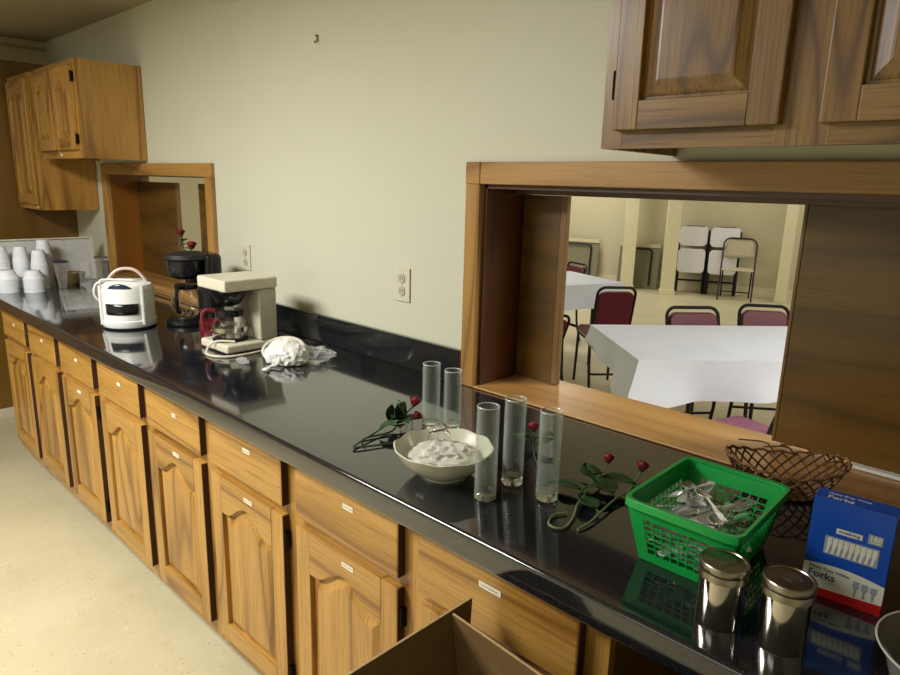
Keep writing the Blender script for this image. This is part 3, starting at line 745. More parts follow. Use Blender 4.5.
text_mesh('Heavy Duty White', 'subtitle_lettering', 'inkblue', t, .0072, Matrix.Translation((.035, -.0006, .045)) @ RX @ Matrix.Rotation(R(-2), 4, 'Z'), .0001)
for k in range(3):
    x0 = .068+k*.0115
    MB().prism([(x0+.003, .018+.001*k), (x0+.0055, .018+.001*k), (x0+.0058, .030), (x0+.0088, .034), (x0+.0088, .044-.001*k), (x0, .044-.001*k), (x0, .034), (x0+.0027, .030)], -.0006, -.0003).build('printed_fork', 'boxgrey', t)
text_mesh('Forks', 'top_lettering', 'boxwhite', t, .016, Matrix.Translation((.034, .006, FH+.0002)), .0002)
text_mesh('Heavy Duty White', 'top_lettering', 'boxwhite', t, .0075, Matrix.Translation((.044, .024, FH+.0002)), .0001)

# clear plastic tub at the corner
t = thing('plastic_tub', 'clear plastic tub at the right edge in front of the fork carton', 'tub', (-.012, -.545, CZ+GAPZ))
MB().lathe([(.066, 0), (.074, .006), (.090, .060), (.097, .063)], 48).build('tub_body', 'pglass', t, smooth=True)

MB().lathe([(0, .0005), (.066, .0005)], 48).build('tub_floor', 'pglass', t)
MB().tube([(.097*math.cos(2*PI*k/48), .097*math.sin(2*PI*k/48), .063) for k in range(48)], .0014, 6, closed=True).build('rim', 'vrim', t, smooth=True)
# ------------------------------------------------------------------ wicker basket
t = thing('wicker_basket', 'brown open-weave wicker basket resting on the sill behind the green basket', 'basket', (-.366, -.088, CZ+.001), rz=R(34), rx=R(0))
def wpt(a, v): # v 0 bottom..1 rim
    ax = .062+.056*v**.8; ay = .034+.040*v**.8
    return Vector((ax*math.cos(a), ay*math.sin(a), .003+.072*v**1.2+.010*v*math.cos(2*a)))
NS = 26
for sgn, nm, mt in ((1, 'right_slanting_weave', 'wicker'), (-1, 'left_slanting_weave', 'wickerd')):
    mb = MB()
    for k in range(NS):
        mb.tube([wpt(2*PI*k/NS+sgn*v/10*.75+(0), v/10)*(1+.01*sgn) for v in range(11)], .0021, 5)
    o = mb.build(nm, mt, t, smooth=True); o['kind'] = 'stuff'
mb = MB().tube([wpt(2*PI*k/60, 0) for k in range(60)], .004, 6, closed=True).build('base_ring', 'wickerd', t, smooth=True)
mb = MB().tube([wpt(2*PI*k/60, 1)+Vector((0, 0, .003*math.sin(k*1.9))) for k in range(60)], .003, 6, closed=True).build('rim', 'wicker', t, smooth=True)
MB().lathe([(0, 0), (.061, 0), (.061, .003), (0, .003)], 36, sy=.52).build('basket_floor', 'wickerd', t)

for k in range(7):
    a = R(-30+20*k); p0 = wpt(a, .9)
    MB().tube(smoothpath([p0, p0+Vector((-.02, .006*(-1)**k, .012+.002*k)), p0+Vector((-.05-.004*k, .014*(-1)**k, .006+.003*k))], 5), .0019, 5).build('loose_strand', 'wicker', t, smooth=True)
# ------------------------------------------------------------------ white steamer
t = thing('food_steamer', 'round white cooker with dark window, arched handle and looped cord', 'cooker', (-2.825, -.446, CZ+GAPZ), rz=R(0))
rs = .1035; H = .190
MB().lathe([(0, 0), (rs-.008, 0), (rs-.004, .006), (rs-.004, .016), (0, .016)], 56).build('foot', 'blackmat', t, smooth=True)
MB().lathe([(0, .008), (rs-.004, .008), (rs, .014), (rs, .034), (rs-.004, .038), (rs-.004, H-.03), (rs-.010, H-.012), (rs-.03, H), (0, H+.002)], 64).build('body', 'white', t, smooth=True)
face = R(-30)      # direction of the front, towards the camera
def curved(a0, a1, z0, z1, rad, th, n=12, arc=None):
    mb = MB()
    def fn(u, v):
        a = a0+(a1-a0)*u; zt = z1 if arc is None else z0+(z1-z0)*math.sin(PI*u)**.6
        return Vector((rad*math.cos(a), rad*math.sin(a), z0+(zt-z0)*v))
    mb.grid(n, 3, fn); return mb
MBx = curved(face-.80, face+.52, .064, .108, rs-.002, .003); w1 = MBx.build('front_window', 'smoke', t, smooth=True, solid=.003)
MBx = curved(face-.78, face+.44, H-.036, H-.001, rs-.009, .003, 16, arc=1); MBx.build('control_window', 'navy', t, smooth=True, solid=.005)
for aa in (face-1.1, face+.70):
    mb = MB().tube([Vector(((rs+.001)*math.cos(aa), (rs+.001)*math.sin(aa), zz)) for zz in (.02, .06, .1, .14, H-.012)], .008, 8, flat=.5); mb.build('side_rib', 'white', t, smooth=True)
ha = face+PI/2
hp = [Vector((math.cos(ha)*q*.078, math.sin(ha)*q*.078, H-.012+.062*(1-abs(q)**2.6))) for q in [k/8 for k in range(-8, 9)]]
MB().tube(hp, .0105, 10, flat=.6).build('carry_handle', 'pink', t, smooth=True)
cdp = smoothpath([(math.cos(ha+PI)*.05, math.sin(ha+PI)*.05-.02, H+.006), (math.cos(ha+PI)*.09, math.sin(ha+PI)*.09-.025, H-.01), (math.cos(ha+PI)*.107, math.sin(ha+PI)*.107-.02, H-.05), (math.cos(ha+PI)*.110, math.sin(ha+PI)*.110, H-.078), (math.cos(ha+PI)*.108, math.sin(ha+PI)*.108+.012, H-.04), (math.cos(ha+PI)*.07, math.sin(ha+PI)*.07-.03, H+.004), (0, -.04, H+.008), (.05, 0, H+.009), (.04, .04, H+.008)], 8)
MB().tube(cdp, .004, 6).build('cord', 'white', t, smooth=True)

# ------------------------------------------------------------------ black coffee maker
t = thing('coffee_maker', 'black drip coffee maker with glass jug behind the ivory one', 'coffee maker', (-2.715, -.225, CZ+GAPZ), rz=R(-8))
MB().lathe([(0, 0), (.085, 0), (.090, .006), (.088, .022), (.07, .030), (0, .032)], 40, (-.01, -.02, 0)).build('base', 'black', t, smooth=True)
MB().lathe([(0, .0321), (.055, .0321), (.055, .035), (0, .036)], 32, (-.01, -.02, 0)).build('warming_plate', 'canlid', t, smooth=True)
MB().box((-.060, .040, .01), (.080, .110, .300)).build('water_tank', 'black', t, bevel=.018, bseg=4)
MB().lathe([(0, .195), (.045, .195), (.066, .208), (.074, .236), (.076, .272), (0, .274)], 40, (-.01, -.015, 0)).build('brew_basket', 'black', t, smooth=True)
MB().lathe([(0, .2745), (.080, .2745), (.084, .280), (.080, .296), (.04, .306), (0, .308)], 40, (-.005, -.002, 0), sy=1.15).build('lid', 'blackmat', t, smooth=True)
j = MB().lathe([(0, .0365), (.048, .0365), (.060, .050), (.066, .080), (.060, .115), (.044, .145), (.042, .16), (.0405, .16), (.042, .144), (.058, .114), (.064, .08), (.058, .052), (.047, .039), (0, .039)], 40, (-.01, -.02, 0)).build('glass_jug', 'glass', t, smooth=True)
MB().lathe([(.0425, .150), (.046, .150), (.046, .168), (0, .172), (0, .165), (.0425, .163)], 36, (-.01, -.02, 0)).build('jug_collar', 'black', j, smooth=True)
MB().tube(smoothpath([(.030, -.045, .160), (.060, -.075, .158), (.070, -.084, .12), (.062, -.078, .07), (.048, -.066, .062)], 6), .008, 8).build('jug_handle', 'black', j, smooth=True)
MB().tube([(.081, .06, .20), (.0815, .06, .27)], .006, 8).build('level_gauge', 'smoke', t, smooth=True)

# ------------------------------------------------------------------ ivory coffee maker
t = thing('coffee_maker', 'boxy ivory coffee maker with glass carafe and trailing cord', 'coffee maker', (-2.215, -.286, CZ+GAPZ), rz=R(1))
Wv, Dv, Hv = .096, .106, .266
MB().box((-Wv, -Dv, .004), (Wv, Dv, .034)).build('base', 'ivory', t, bevel=.008, bseg=3)
for fx in (-.08, .08):
    for fy in (-.09, .09): MB().lathe([(0, 0), (.008, 0), (.008, .005), (0, .005)], 12, (fx, fy, 0)).build('foot', 'blackmat', t)
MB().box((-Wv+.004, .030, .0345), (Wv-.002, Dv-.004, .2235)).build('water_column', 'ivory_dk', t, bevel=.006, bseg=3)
MB().box((-Wv-.002, -Dv, .224), (Wv+.002, Dv, Hv)).build('top_housing', 'ivory', t, bevel=.007, bseg=3)
MB().lathe([(0, .165), (.030, .165), (.042, .172), (.066, .223), (0, .2235)], 36, (0, -.038, 0), sx=1.2).build('filter_basket', 'smoke', t, smooth=True)
MB().lathe([(0, .0345), (.062, .0345), (.062, .040), (0, .041)], 36, (0, -.038, 0)).build('warming_plate', 'blackmat', t, smooth=True)
j = MB().lathe([(0, .0415), (.052, .0415), (.062, .052), (.066, .078), (.060, .104), (.048, .122), (.046, .135), (.0445, .135), (.0465, .121), (.058, .103), (.064, .078), (.060, .054), (.051, .044), (0, .044)], 40, (0, -.038, 0)).build('glass_carafe', 'glass', t, smooth=True)
MB().lathe([(.0465, .124), (.050, .124), (.050, .146), (0, .150), (0, .142), (.0465, .14)], 36, (0, -.038, 0)).build('carafe_lid', 'smoke', j, smooth=True)
MB().lathe([(.0665, .070), (.0675, .070), (.0675, .086), (.0665, .086)], 36, (0, -.038, 0)).build('metal_band', 'chrome', j, smooth=True)
MB().tube(smoothpath([(-.040, -.068, .138), (-.060, -.098, .140), (-.066, -.108, .12), (-.062, -.104, .07), (-.048, -.086, .052)], 6), .0085, 8).build('carafe_handle', 'red', j, smooth=True)
MB().tube(smoothpath([(.07, -.060, .041), (.03, -.100, .042), (.01, -.122, .030), (.03, -.150, .0056), (.09, -.145, .0045), (.125, -.10, .0045), (.13, -.03, .0045), (.115, .04, .0045), (.10, .07, .010)], 10), .0042, 7).build('cord', 'ivory', t, smooth=True)
# red mug between coffee makers
t = thing('red_mug', 'dark red mug between the two coffee makers', 'mug', (-2.425, -.300, CZ+GAPZ))
MB().lathe([(0, 0), (.030, 0), (.034, .005), (.036, .070), (.0335, .070), (.031, .007), (0, .006)], 32).build('mug_body', 'red', t, smooth=True)
MB().tube(smoothpath([(.034, -.008, .058), (.052, -.016, .054), (.056, -.018, .035), (.046, -.014, .018), (.0335, -.008, .016)], 5), .0045, 7).build('mug_handle', 'red', t, smooth=True)

# ------------------------------------------------------------------ bag of appliance parts
crumple('plastic_bag', 'crumpled clear plastic bag lying flat behind the white bundle', 'bag', (-1.895, -.205, CZ+.0006), .105, .10, .040, 'pfilm', 5, 4, .45, rz=R(25), freq=2.0)
t = thing('cord_bundle', 'white plastic bundle wrapped in film with an ivory cord around it', 'bundle', (-1.915, -.280, CZ+GAPZ), rz=R(20))
o = crumple('wrapped_lump', None, None, (0, 0, 0), .086, .066, .066, 'white', 9, 4, .14, freq=1.5); o.parent = t
cp = []
for k in range(60):
    a = k/60*4*PI; cp.append((-.012+.082*math.cos(a)*(1-.06*(k/60)), .045*math.sin(a), .042+.030*math.sin(a)+.006*k/60))
MB().tube(cp, .0052, 7).build('ivory_cord', 'ivory', t, smooth=True)
MB().tube(smoothpath([(.01, -.05, .030), (.02, -.075, .014), (.005, -.095, .006), (.014, -.118, .006)], 6), .006, 7).build('plug_tail', 'white', t, smooth=True)
MB().box((.004, -.136, .0005), (.024, -.116, .012)).build('plug', 'white', t, bevel=.003)
for q in (.009, .019): MB().box((q-.001, -.150, .004), (q+.001, -.135, .008)).build('plug_prong', 'chrome', t)
crumple('film_scrap', 'small scrap of clear film left of the white bundle', 'film', (-2.005, -.395, CZ+.0006), .035, .022, .018, 'pfilm', 12, 3, .5)

# ------------------------------------------------------------------ far end of the worktop
def cup_stack(x, y, r0, r1, hc, n, pitch, label, group, upside=True, lean=(0, 0), z0=0):
    r0 *= 1.32; r1 *= 1.32; pitch *= 1.08
    for k in range(n):
        zz = z0+k*pitch
        t = MB()
        lip = [(r1, hc-.004), (r1+.0015, hc-.003), (r1+.0015, hc), (r1-.002, hc)]
        pr = [(0, 0), (r0, 0)]+lip+[(r0-.0018, .003), (0, .003)]
        if upside: pr = [(r, hc-zv) for r, zv in pr]
        t.lathe(pr, 20)
        o = t.build('foam_cup', 'foam', smooth=True, loc=(x+lean[0]*k, y+lean[1]*k, CZ+GAPZ+zz))
        tag(o, label, 'cup', group)
cup_stack(-4.165, -.588, .024, .034, .085, 10, .0145, 'white foam cup in the leftmost upside-down stack', 'foam cups in the leftmost stack')
cup_stack(-4.165, -.490, .021, .030, .085, 10, .0140, 'white foam cup in the second stack from the left', 'foam cups in the second stack')
cup_stack(-4.080, -.425, .022, .032, .085, 9, .0140, 'white foam cup in the third stack from the left', 'foam cups in the third stack')
cup_stack(-4.170, -.375, .022, .031, .095, 11, .0145, 'white foam cup in the tall stack nearest the smoky tumbler', 'foam cups in the tall stack')
def bowl_stack(x, y, r0, r1, hc, n, pitch, label, group):
    for k in range(n):
        pr = [(0, 0), (r0, 0), (r1, hc-.003), (r1+.003, hc-.002), (r1+.003, hc), (r1-.002, hc), (r0-.002, .003), (0, .003)]
        pr = [(r, hc-zv) for r, zv in pr]
        tag(MB().lathe(pr, 22).build('foam_bowl', 'foam', smooth=True, loc=(x, y, CZ+GAPZ+k*pitch)), label, 'bowl', group)
bowl_stack(-4.050, -.590, .036, .052, .045, 7, .011, 'white foam bowl in the low stack at the left edge', 'foam bowls at the left edge')
bowl_stack(-3.985, -.485, .034, .048, .045, 7, .011, 'white foam bowl in the low stack left of the tumbler', 'foam bowls left of the tumbler')
t = rim_tumbler('plastic_tumbler', 'smoky clear tumbler with a dark purple rim', 'tumbler', -4.00, -.345, .019, .036, .150, 'pglass', .0015)
MB().tube([(.0365*math.cos(2*PI*k/28), .0365*math.sin(2*PI*k/28), .146) for k in range(28)], .0045, 6, closed=True).build('dark_rim', 'navy', t, smooth=True)
t = thing('wooden_bowl', 'small brown woven bowl behind the smoky tumbler', 'bowl', (-4.130, -.255, CZ+GAPZ))
MB().lathe([(0, 0), (.034, 0), (.060, .030), (.068, .062), (.066, .064), (.056, .032), (.03, .005), (0, .004)], 32).build('bowl_body', 'olive', t, smooth=True)
MB().tube([(.067*math.cos(2*PI*k/28), .067*math.sin(2*PI*k/28), .064) for k in range(28)], .004, 6, closed=True).build('rim', 'wicker', t, smooth=True)
rim_tumbler('drinking_glass', 'upturned clear drinking glass left of the glass jar', 'glass', -4.005, -.225, .027, .033, .140, 'pglass', .002, invert=True)
t = rim_tumbler('glass_jar', 'clear glass jar with a grey rim beside the small opening', 'jar', -3.965, -.150, .030, .036, .165, 'pglass', .002)
MB().tube([(.036*math.cos(2*PI*k/28), .036*math.sin(2*PI*k/28), .162) for k in range(28)], .003, 6, closed=True).build('rim', 'canlid', t, smooth=True)
t = thing('baking_tray', 'pale grey tray standing upright behind the foam cups', 'tray', (-4.262, -.085, CZ+GAPZ), ry=R(-4))
MB().box((0, -.62, 0), (.006, 0, .252)).build('tray_face', 'trayw', t, bevel=.002)
MB().box((.006, -.008, 0), (.016, 0, .252)).box((.006, -.612, .244), (.016, -.008, .252)).build('raised_edge', 'ivory', t, bevel=.001)
t = thing('plastic_tray', 'flat clear ribbed plastic tray lying left of the white cooker', 'tray', (-3.55, -.37, CZ+GAPZ), rz=R(-14))
mb = MB().box((-.26, -.11, 0), (.26, .11, .003))
mb.build('tray_floor', 'trayp', t, bevel=.001)
MB().box((-.262, -.112, .003), (-.256, .112, .016)).box((.256, -.112, .003), (.262, .112, .016)).box((-.256, -.112, .003), (.256, -.106, .016)).box((-.256, .106, .003), (.256, .112, .016)).build('tray_rim', 'trayp', t)
for k in range(5): MB().box((-.25, -.085+k*.04, .003), (.25, -.081+k*.04, .006)).build('rib', 'trayp', t)
# roses in a dark vase behind the black coffee maker
t = thing('bud_vase', 'slim dark bud vase on the ledge of the small opening', 'vase', (-3.33, .065, SZ0+.0085))
MB().lathe([(0, 0), (.026, 0), (.032, .02), (.024, .09), (.012, .15), (.014, .17), (.012, .17), (.010, .15), (.02, .09), (.028, .02), (0, .005)], 28).build('vase_body', 'black', t, smooth=True)
rose('taller red rose standing in the bud vase', [(-3.332, .065, SZ0+.012), (-3.36, .067, SZ0+.17), (-3.42, .075, SZ0+.22), (-3.452, .082, SZ0+.268)], [(.7, (-.8, .2, .2), (0, 0, 1), .05, .018), (.8, (.6, 0, .4), (0, 0, 1), .04, .016)], (-.1, 0, 1), 'stemd', .003, .023)
rose('shorter red rose standing in the bud vase', [(-3.328, .065, SZ0+.012), (-3.326, .067, SZ0+.17), (-3.326, .07, SZ0+.19), (-3.325, .075, SZ0+.212)], [(.9, (-.8, .2, .3), (0, 0, 1), .05, .018)], (.1, 0, 1), 'stemd', .003, .024)

# ------------------------------------------------------------------ cardboard box in front of the cabinets
t = thing('cardboard_box', 'open brown cardboard box with raised flaps on the floor', 'box', (-.690, -.702, -.0), rz=0)
BW, BD, BH2 = .50, .40, .50; th = .004
MB().box((0, -BD, 0), (BW, 0, .004)).build('box_floor', 'cardboard', t)
for nm, a, b in (('side_wall', (0, -BD, .004), (th, 0, BH2)), ('side_wall', (BW-th, -BD, .004), (BW, 0, BH2)), ('end_wall', (th, -th, .004), (BW-th, 0, BH2)), ('end_wall', (th, -BD, .004), (BW-th, -BD+th, BH2))):
    MB().box(a, b).build(nm, 'cardboard', t)
def flap(p, name='flap'):
    """four corners of the flap; adds a pale cut edge along the top"""
    p = [Vector(q) for q in p]; nrm = (p[1]-p[0]).cross(p[3]-p[0]).normalized()*th
    o = MB().hexa([p[0], p[1], p[1]+nrm, p[0]+nrm, p[3], p[2], p[2]+nrm, p[3]+nrm]).build(name, 'cardboard', t)
    up = (p[3]-p[0]).normalized()*.0008
    MB().hexa([p[3], p[2], p[2]+nrm, p[3]+nrm, p[3]+up, p[2]+up, p[2]+nrm+up, p[3]+nrm+up]).build('cut_edge', 'cardedge', o)
flap([(0, 0, BH2), (0, -BD, BH2), (.004, -.39, .806), (.010, .003, .808)][::1])
flap([(.012, -.005, BH2), (BW, -.005, BH2), (BW-.06, -.070, .800), (.014, -.050, .806)])
flap([(BW, -BD, BH2), (BW, 0, BH2), (BW+.24, -.02, BH2-.10), (BW+.24, -BD+.02, BH2-.10)])
# ================================================================== the hall
def rrect_path(w, h, r, n=6):      # inverted U from bottom left up over to bottom right
    pts = [(-w/2, 0), (-w/2, h-r)]
    for k in range(n+1):
        a = PI-PI/2*k/n; pts.append((-w/2+r+r*math.cos(a), h-r+r*math.sin(a)))
    for k in range(n+1):
        a = PI/2-PI/2*k/n; pts.append((w/2-r+r*math.cos(a), h-r+r*math.sin(a)))
    pts.append((w/2, 0)); return pts
def banquet_chair(label, x, y, rz, w=.37, h=.82, seat='maroon'):
    """faces local +y; back at local y=-.2"""
    t = thing('banquet_chair', label, 'chair', (x, y, 0), rz=R(rz)); tube = .011
    sz = .44
    MB().box((-w/2+.01, -.16, sz-.035), (w/2-.01, .22, sz+.02)).build('seat', seat, t, bevel=.02, bseg=3)
    tilt = .12
    def B(u, v): return Vector((u, -.17-tilt*(v/(h-sz))*.9, sz+v))
    P = [B(u, v) for u, v in rrect_path(w, h-sz, .055)]
    MB().tube(P, tube, 8).build('back_frame', 'chframe', t, smooth=True)
    def bk(z0, z1, y0):
        mb = MB()
        n = 10
        poly = [(-w/2+.012, z0), (w/2-.012, z0), (w/2-.012, z1-.045)]+[(w/2-.012-.045+.045*math.cos(a), z1-.045+.045*math.sin(a)) for a in [PI/2*k/6 for k in range(1, 7)]]+[(-w/2+.012+.045-.045*math.sin(a), z1-.045+.045*math.cos(a)) for a in [PI/2*k/6 for k in range(0, 7)]]
        A = [mb.bm.verts.new(B(u, v)+Vector((0, -.018, 0))) for u, v in poly]; C_ = [mb.bm.verts.new(B(u, v)+Vector((0, .022, 0))) for u, v in poly]
        mb.bm.faces.new(A); mb.bm.faces.new(C_[::-1]); m = len(poly)
        for i in range(m): mb.bm.faces.new([A[i], C_[i], C_[(i+1) % m], A[(i+1) % m]])
        return mb
    bk(.06, h-sz-.03, 0).build('backrest', 'maroon', t, bevel=.008)
    for s in (-1, 1):
        MB().tube([(s*w/2, -.17, sz), (s*(w/2), -.19, .2), (s*(w/2), -.24, 0)], tube, 8).build('leg', 'chframe', t, smooth=True)
        MB().tube([(s*(w/2-.005), .17, sz-.03), (s*(w/2), .20, 0)], tube, 8).build('leg', 'chframe', t, smooth=True)
        MB().tube([(s*w/2, -.17, sz-.035), (s*(w/2-.005), .19, sz-.035)], tube*.9, 8).build('seat_rail', 'chframe', t, smooth=True)
    MB().tube([(-w/2, -.20, .16), (w/2, -.20, .16)], tube*.8, 8).build('stretcher', 'chframe', t, smooth=True)
    return t
def table(labt, labc, x, y, rz, L, Wd, drops, grp=None):
    """corner (x,y), long axis local +x, depth local +y; drops = hem drop at (x0,y0),(L,y0),(L,Wd),(0,Wd)"""
    t = thing('folding_table', labt, 'table', (x, y, 0), rz=R(rz)); Z = .735
    MB().box((.01, .01, Z-.03), (L-.01, Wd-.01, Z-.002)).build('tabletop', 'tabunder', t, bevel=.004)
    for lx in (.32, L-.2):
        for ly in (.12, Wd-.12): MB().tube([(lx, ly, Z-.03), (lx, ly, 0)], .014, 8).build('leg', 'chframe', t, smooth=True)
        MB().tube([(lx, .12, .3), (lx, Wd-.12, .3)], .01, 8).build('leg_brace', 'chframe', t, smooth=True)
    # cloth: top plus hanging skirt with folds and pointed corners
    from mathutils import noise as N
    c = MB(); n = 0
    per = []; sgx, sgy = 34, 14
    for i in range(sgx): per.append((L*i/sgx, 0))
    for i in range(sgy): per.append((L, Wd*i/sgy))
    for i in range(sgx): per.append((L-L*i/sgx, Wd))
    for i in range(sgy): per.append((0, Wd-Wd*i/sgy))
    cxm, cym = L/2, Wd/2; m = len(per); rows = []
    corner = lambda px, py: min(math.hypot(px-a, py-b) for a in (0, L) for b in (0, Wd))
    for j in range(7):
        f = j/6; row = []
        for k, (px, py) in enumerate(per):
            ox = (px-cxm)/cxm; oy = (py-cym)/cym
            nx, ny = (1 if ox > .999 else -1 if ox < -.999 else 0), (1 if oy > .999 else -1 if oy < -.999 else 0)
            cd = corner(px, py); pointy = max(0, 1-cd/.30)
            lf = .45+.55*(1-py/Wd) if nx < 0 else 1.0
            d = (drops*lf+.02*pointy*(1 if py < Wd/2 else 0))*f
            out = (.012+.045*f*(.5+.5*math.sin(k*.9+N.noise(Vector((px*3, py*3, x)))*3))*min(1, f*1.2)*.6+.07*pointy*f*(1 if py < Wd/2 else .1))
            ww = N.noise(Vector((px*4, py*4, 1.7)))*.02*f
            row.append(c.bm.verts.new((px+nx*out+ww, py+ny*out+ww, Z+.004-d-(.004 if j else 0))))
        rows.append(row)
    for A, B in zip(rows, rows[1:]):
        for k in range(m): c.bm.faces.new([A[k], A[(k+1) % m], B[(k+1) % m], B[k]])
    # top surface with soft creases
    nx_, ny_ = sgx, sgy; V = {}
    idx = {}
    for k, (px, py) in enumerate(per): idx[(round(px/L*nx_), round(py/Wd*ny_))] = rows[0][k]
    for i in range(nx_+1):
        for q in range(ny_+1):
            if (i, q) in idx: V[i, q] = idx[i, q]
            else:
                px, py = L*i/nx_, Wd*q/ny_
                zz = Z+.004+.006*abs(N.noise(Vector((px*5, py*5, 9.1))))+(.004 if abs(py-Wd/2) < Wd/ny_*.6 else 0)
                V[i, q] = c.bm.verts.new((px, py, zz))
    for i in range(nx_):
        for q in range(ny_): c.bm.faces.new([V[i, q], V[i+1, q], V[i+1, q+1], V[i, q+1]])
    o = c.build('tablecloth', 'cloth', smooth=True, loc=(x, y, 0)); o.rotation_euler = (0, 0, R(rz)); tag(o, labc, 'tablecloth')
    return t
table('long folding table nearest the large opening, under a cloth', 'white cloth on the long table nearest the large opening', -1.425, 1.335, 48.0, 2.2, .78, .20)
table('folding table at the left of the hall, under a cloth', 'white cloth on the farther table seen at the left', -3.44, 1.92, 69, 1.8, .76, .20)
banquet_chair('maroon chair between the two white tables, its back turned to the opening', -2.57, 2.94, 48, w=.28, h=.83)
banquet_chair('maroon chair across the long table, nearer its left end', -1.47, 2.28, 229, w=.33, h=.82)
banquet_chair('maroon chair across the long table, by the right sliding panel', -1.24, 2.68, 216, w=.30, h=.82)
banquet_chair('maroon chair behind the far end of the farther white table', -3.78, 4.02, 159, w=.32, h=.77)
banquet_chair('dark framed chair with grey seat beside the farther table', -2.86, 2.42, 62, w=.34, h=.64, seat='tabunder')
banquet_chair('mauve seated chair on the near side of the long table by the sliding panel', -.93, 1.50, 72, w=.38, h=.82, seat='mauve')

# columns
def column(label, x, y, wd, rz):
    t = thing('square_column', label, 'column', (x, y, 0), rz=R(rz))
    MB().box((-wd/2, -wd/2, .0), (wd/2, wd/2, 2.70)).build('shaft', 'colpaint', t, bevel=.006)
    MB().box((-wd/2-.012, -wd/2-.012, 0), (wd/2+.012, wd/2+.012, .07)).build('plinth', 'colpaint', t, bevel=.004)
column('cream square column in front of the dark folded tables', -5.04, 7.82, .19, 30)
column('cream square column left of the stacked white chairs', -4.40, 7.88, .19, 30)
column('pale post at the right beside the sliding panel', -2.985, 8.50, .15, 17)
# folded tables leaning on the back wall
def leaning(label, x, y, rz, L, H):
    t = thing('folding_table', label, 'table', (x, y, .003), rz=R(rz), rx=R(-8))
    MB().box((-L/2, 0, 0), (L/2, .02, H)).build('table_underside', 'tabunder', t, bevel=.004)
    MB().box((-L/2, -.016, H-.045), (L/2, .004, H+.012)).build('table_edge', 'tabedge', t, bevel=.004)
    pts = [(-L/2+.12, -.03, .05)]+[(-L/2+.12+.06*(1-math.cos(a)), -.03, H-.13+.06*math.sin(a)) for a in [PI/2*k/5 for k in range(6)]]+[(L/2-.12-.06*(1-math.cos(a)), -.03, H-.13+.06*math.sin(a)) for a in [PI/2*(5-k)/5 for k in range(6)]]+[(L/2-.12, -.03, .05)]
    MB().tube(pts, .014, 8).build('folded_legs', 'chframe', t, smooth=True)
leaning('grey-green folding table leaning on the wall, left of both columns', -6.50, 7.55, 17, 1.9, .70)
leaning('grey-green folding table leaning on the wall between the columns', -4.98, 8.02, 17, .62, .68)
# folding chairs
def folded_chair(label, x, y, rz, lean, group):
    t = thing('folding_chair', label, 'chair', (x, y, .012), rz=R(rz), rx=R(-lean), group=group); w = .41
    P = rrect_path(w, .98, .10)
    MB().tube([(u, 0, v) for u, v in P], .012, 8).build('back_frame', 'chframe', t, smooth=True)
    def pad(z0, z1, r, y0, y1, wd):
        poly = []
        for cx_, cz_, a0 in ((wd/2-r, z0+r, -90), (wd/2-r, z1-r, 0), (-wd/2+r, z1-r, 90), (-wd/2+r, z0+r, 180)):
            for k in range(6): a = R(a0+90*k/5); poly.append((cx_+r*math.cos(a), cz_+r*math.sin(a)))
        return MB().prism(poly, y0, y1)
    pad(.70, .985, .07, -.028, -.008, .40).build('backrest', 'fold_white', t, bevel=.004)
    pad(.30, .655, .06, -.040, -.014, .385).build('seat', 'fold_white', t, bevel=.004)
    MB().tube([(u*.9, -.018, v) for u, v in rrect_path(w, .62, .03)], .011, 8).build('rear_leg_frame', 'chframe', t, smooth=True)
    MB().tube([(-w/2, 0, .18), (w/2, 0, .18)], .009, 8).build('stretcher', 'chframe', t, smooth=True)
for k in range(3):
    folded_chair('white folding chair in the folded stack beside the column', -4.215-.012*k, 8.20+.05*k, 24, 3, 'folded white chairs in the left stack')
for k in range(3):
    folded_chair('white folding chair in the folded stack behind the open chair', -3.80-.012*k, 8.34+.05*k, 24, 3, 'folded white chairs in the right stack')
t = thing('folding_chair', 'beige metal folding chair standing open at the back wall', 'chair', (-3.52, 8.20, 0), rz=R(200)); w = .44
MB().tube([(u, -.17+.36*(1-v/.85)-.02, v) for u, v in rrect_path(w, .86, .10)], .012, 8).build('front_leg_frame', 'chframe', t, smooth=True)
for s in (-1, 1): MB().tube([(s*(w/2-.03), -.22, 0), (s*(w/2-.03), .10, .42)], .011, 8).build('leg', 'chframe', t, smooth=True)
MB().tube([(-w/2+.03, -.19, .08), (w/2-.03, -.19, .08)], .009, 8).build('stretcher', 'chframe', t, smooth=True)
MB().box((-w/2+.01, -.16, .425), (w/2-.01, .20, .445)).build('seat', 'fold_beige', t, bevel=.008)
mb = MB()
mb.grid(10, 6, lambda u, v: Vector(((u-.5)*w*(1-.18*v*v*abs(u-.5)*2), -.160-.10*v*.3-.02*math.cos((u-.5)*PI), .58+.29*v-.10*v*(abs(u-.5)*2)**4)))
mb.build('backrest', 'fold_beige', t, smooth=True, solid=.012)
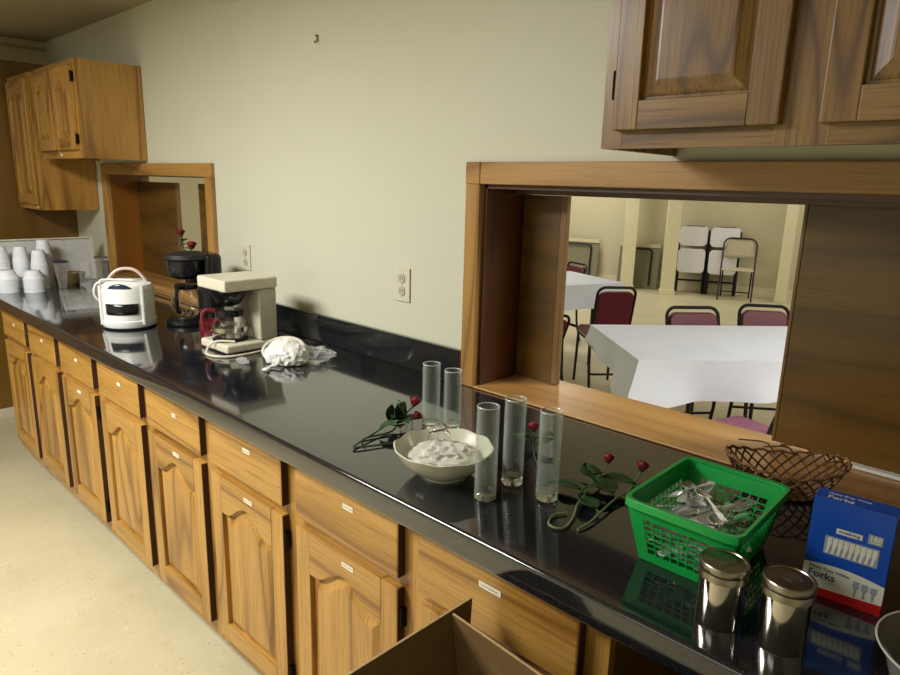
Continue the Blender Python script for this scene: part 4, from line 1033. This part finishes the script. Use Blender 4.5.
# ------------------------------------------------------------------ lights
def area(name, loc, rot, sx, sy, energy, col=(1, .93, .8), spread=None):
    l = bpy.data.lights.new(name, 'AREA'); l.shape = 'RECTANGLE'; l.size = sx; l.size_y = sy; l.energy = energy; l.color = col
    if spread: l.spread = spread
    o = bpy.data.objects.new(name, l); COL.objects.link(o); o.location = loc; o.rotation_euler = rot; return o
area('kitchen_light', (-2.3, -2.0, CEIL-.03), (0, 0, 0), 1.2, .6, 106, (1, .985, .94))
area('kitchen_light', (-.9, -3.2, CEIL-.03), (0, 0, 0), 1.2, .6, 8, (1, .98, .92))
for x, y, e in ((1.0, 1.7, 100), (-5.6, 2.6, 70), (-2.6, 8.0, 22), (-5.6, 6.6, 50), (1.2, 6.5, 50)):
    area('hall_light', (x, y, 2.70), (0, 0, 0), 1.2, 1.2, e, (1, .975, .92))
w_ = bpy.data.worlds.new('world'); bpy.context.scene.world = w_; w_.use_nodes = True
bg = w_.node_tree.nodes['Background']; bg.inputs[0].default_value = (.9, .88, .8, 1); bg.inputs[1].default_value = .15

# ------------------------------------------------------------------ camera
yaw, pitch, roll, fpx, cy_, cz_ = .7551, .2286, .0262, 662.8, -1.4978, 1.5282
cam = bpy.data.cameras.new('camera'); co = bpy.data.objects.new('camera', cam); COL.objects.link(co)
f = Vector((-math.sin(yaw)*math.cos(pitch), math.cos(yaw)*math.cos(pitch), -math.sin(pitch)))
r_ = Vector((math.cos(yaw), math.sin(yaw), 0)); u_ = r_.cross(f)
r2 = r_*math.cos(roll)+u_*math.sin(roll); u2 = -r_*math.sin(roll)+u_*math.cos(roll)
co.matrix_world = Matrix(((r2.x, u2.x, -f.x, 0), (r2.y, u2.y, -f.y, cy_), (r2.z, u2.z, -f.z, cz_), (0, 0, 0, 1)))
cam.sensor_fit = 'HORIZONTAL'; cam.sensor_width = 36; cam.lens = fpx/900*36; cam.clip_start = .02
sc = bpy.context.scene; sc.camera = co
sc.view_settings.view_transform = 'Standard'; sc.view_settings.look = 'None'; sc.view_settings.exposure = 0
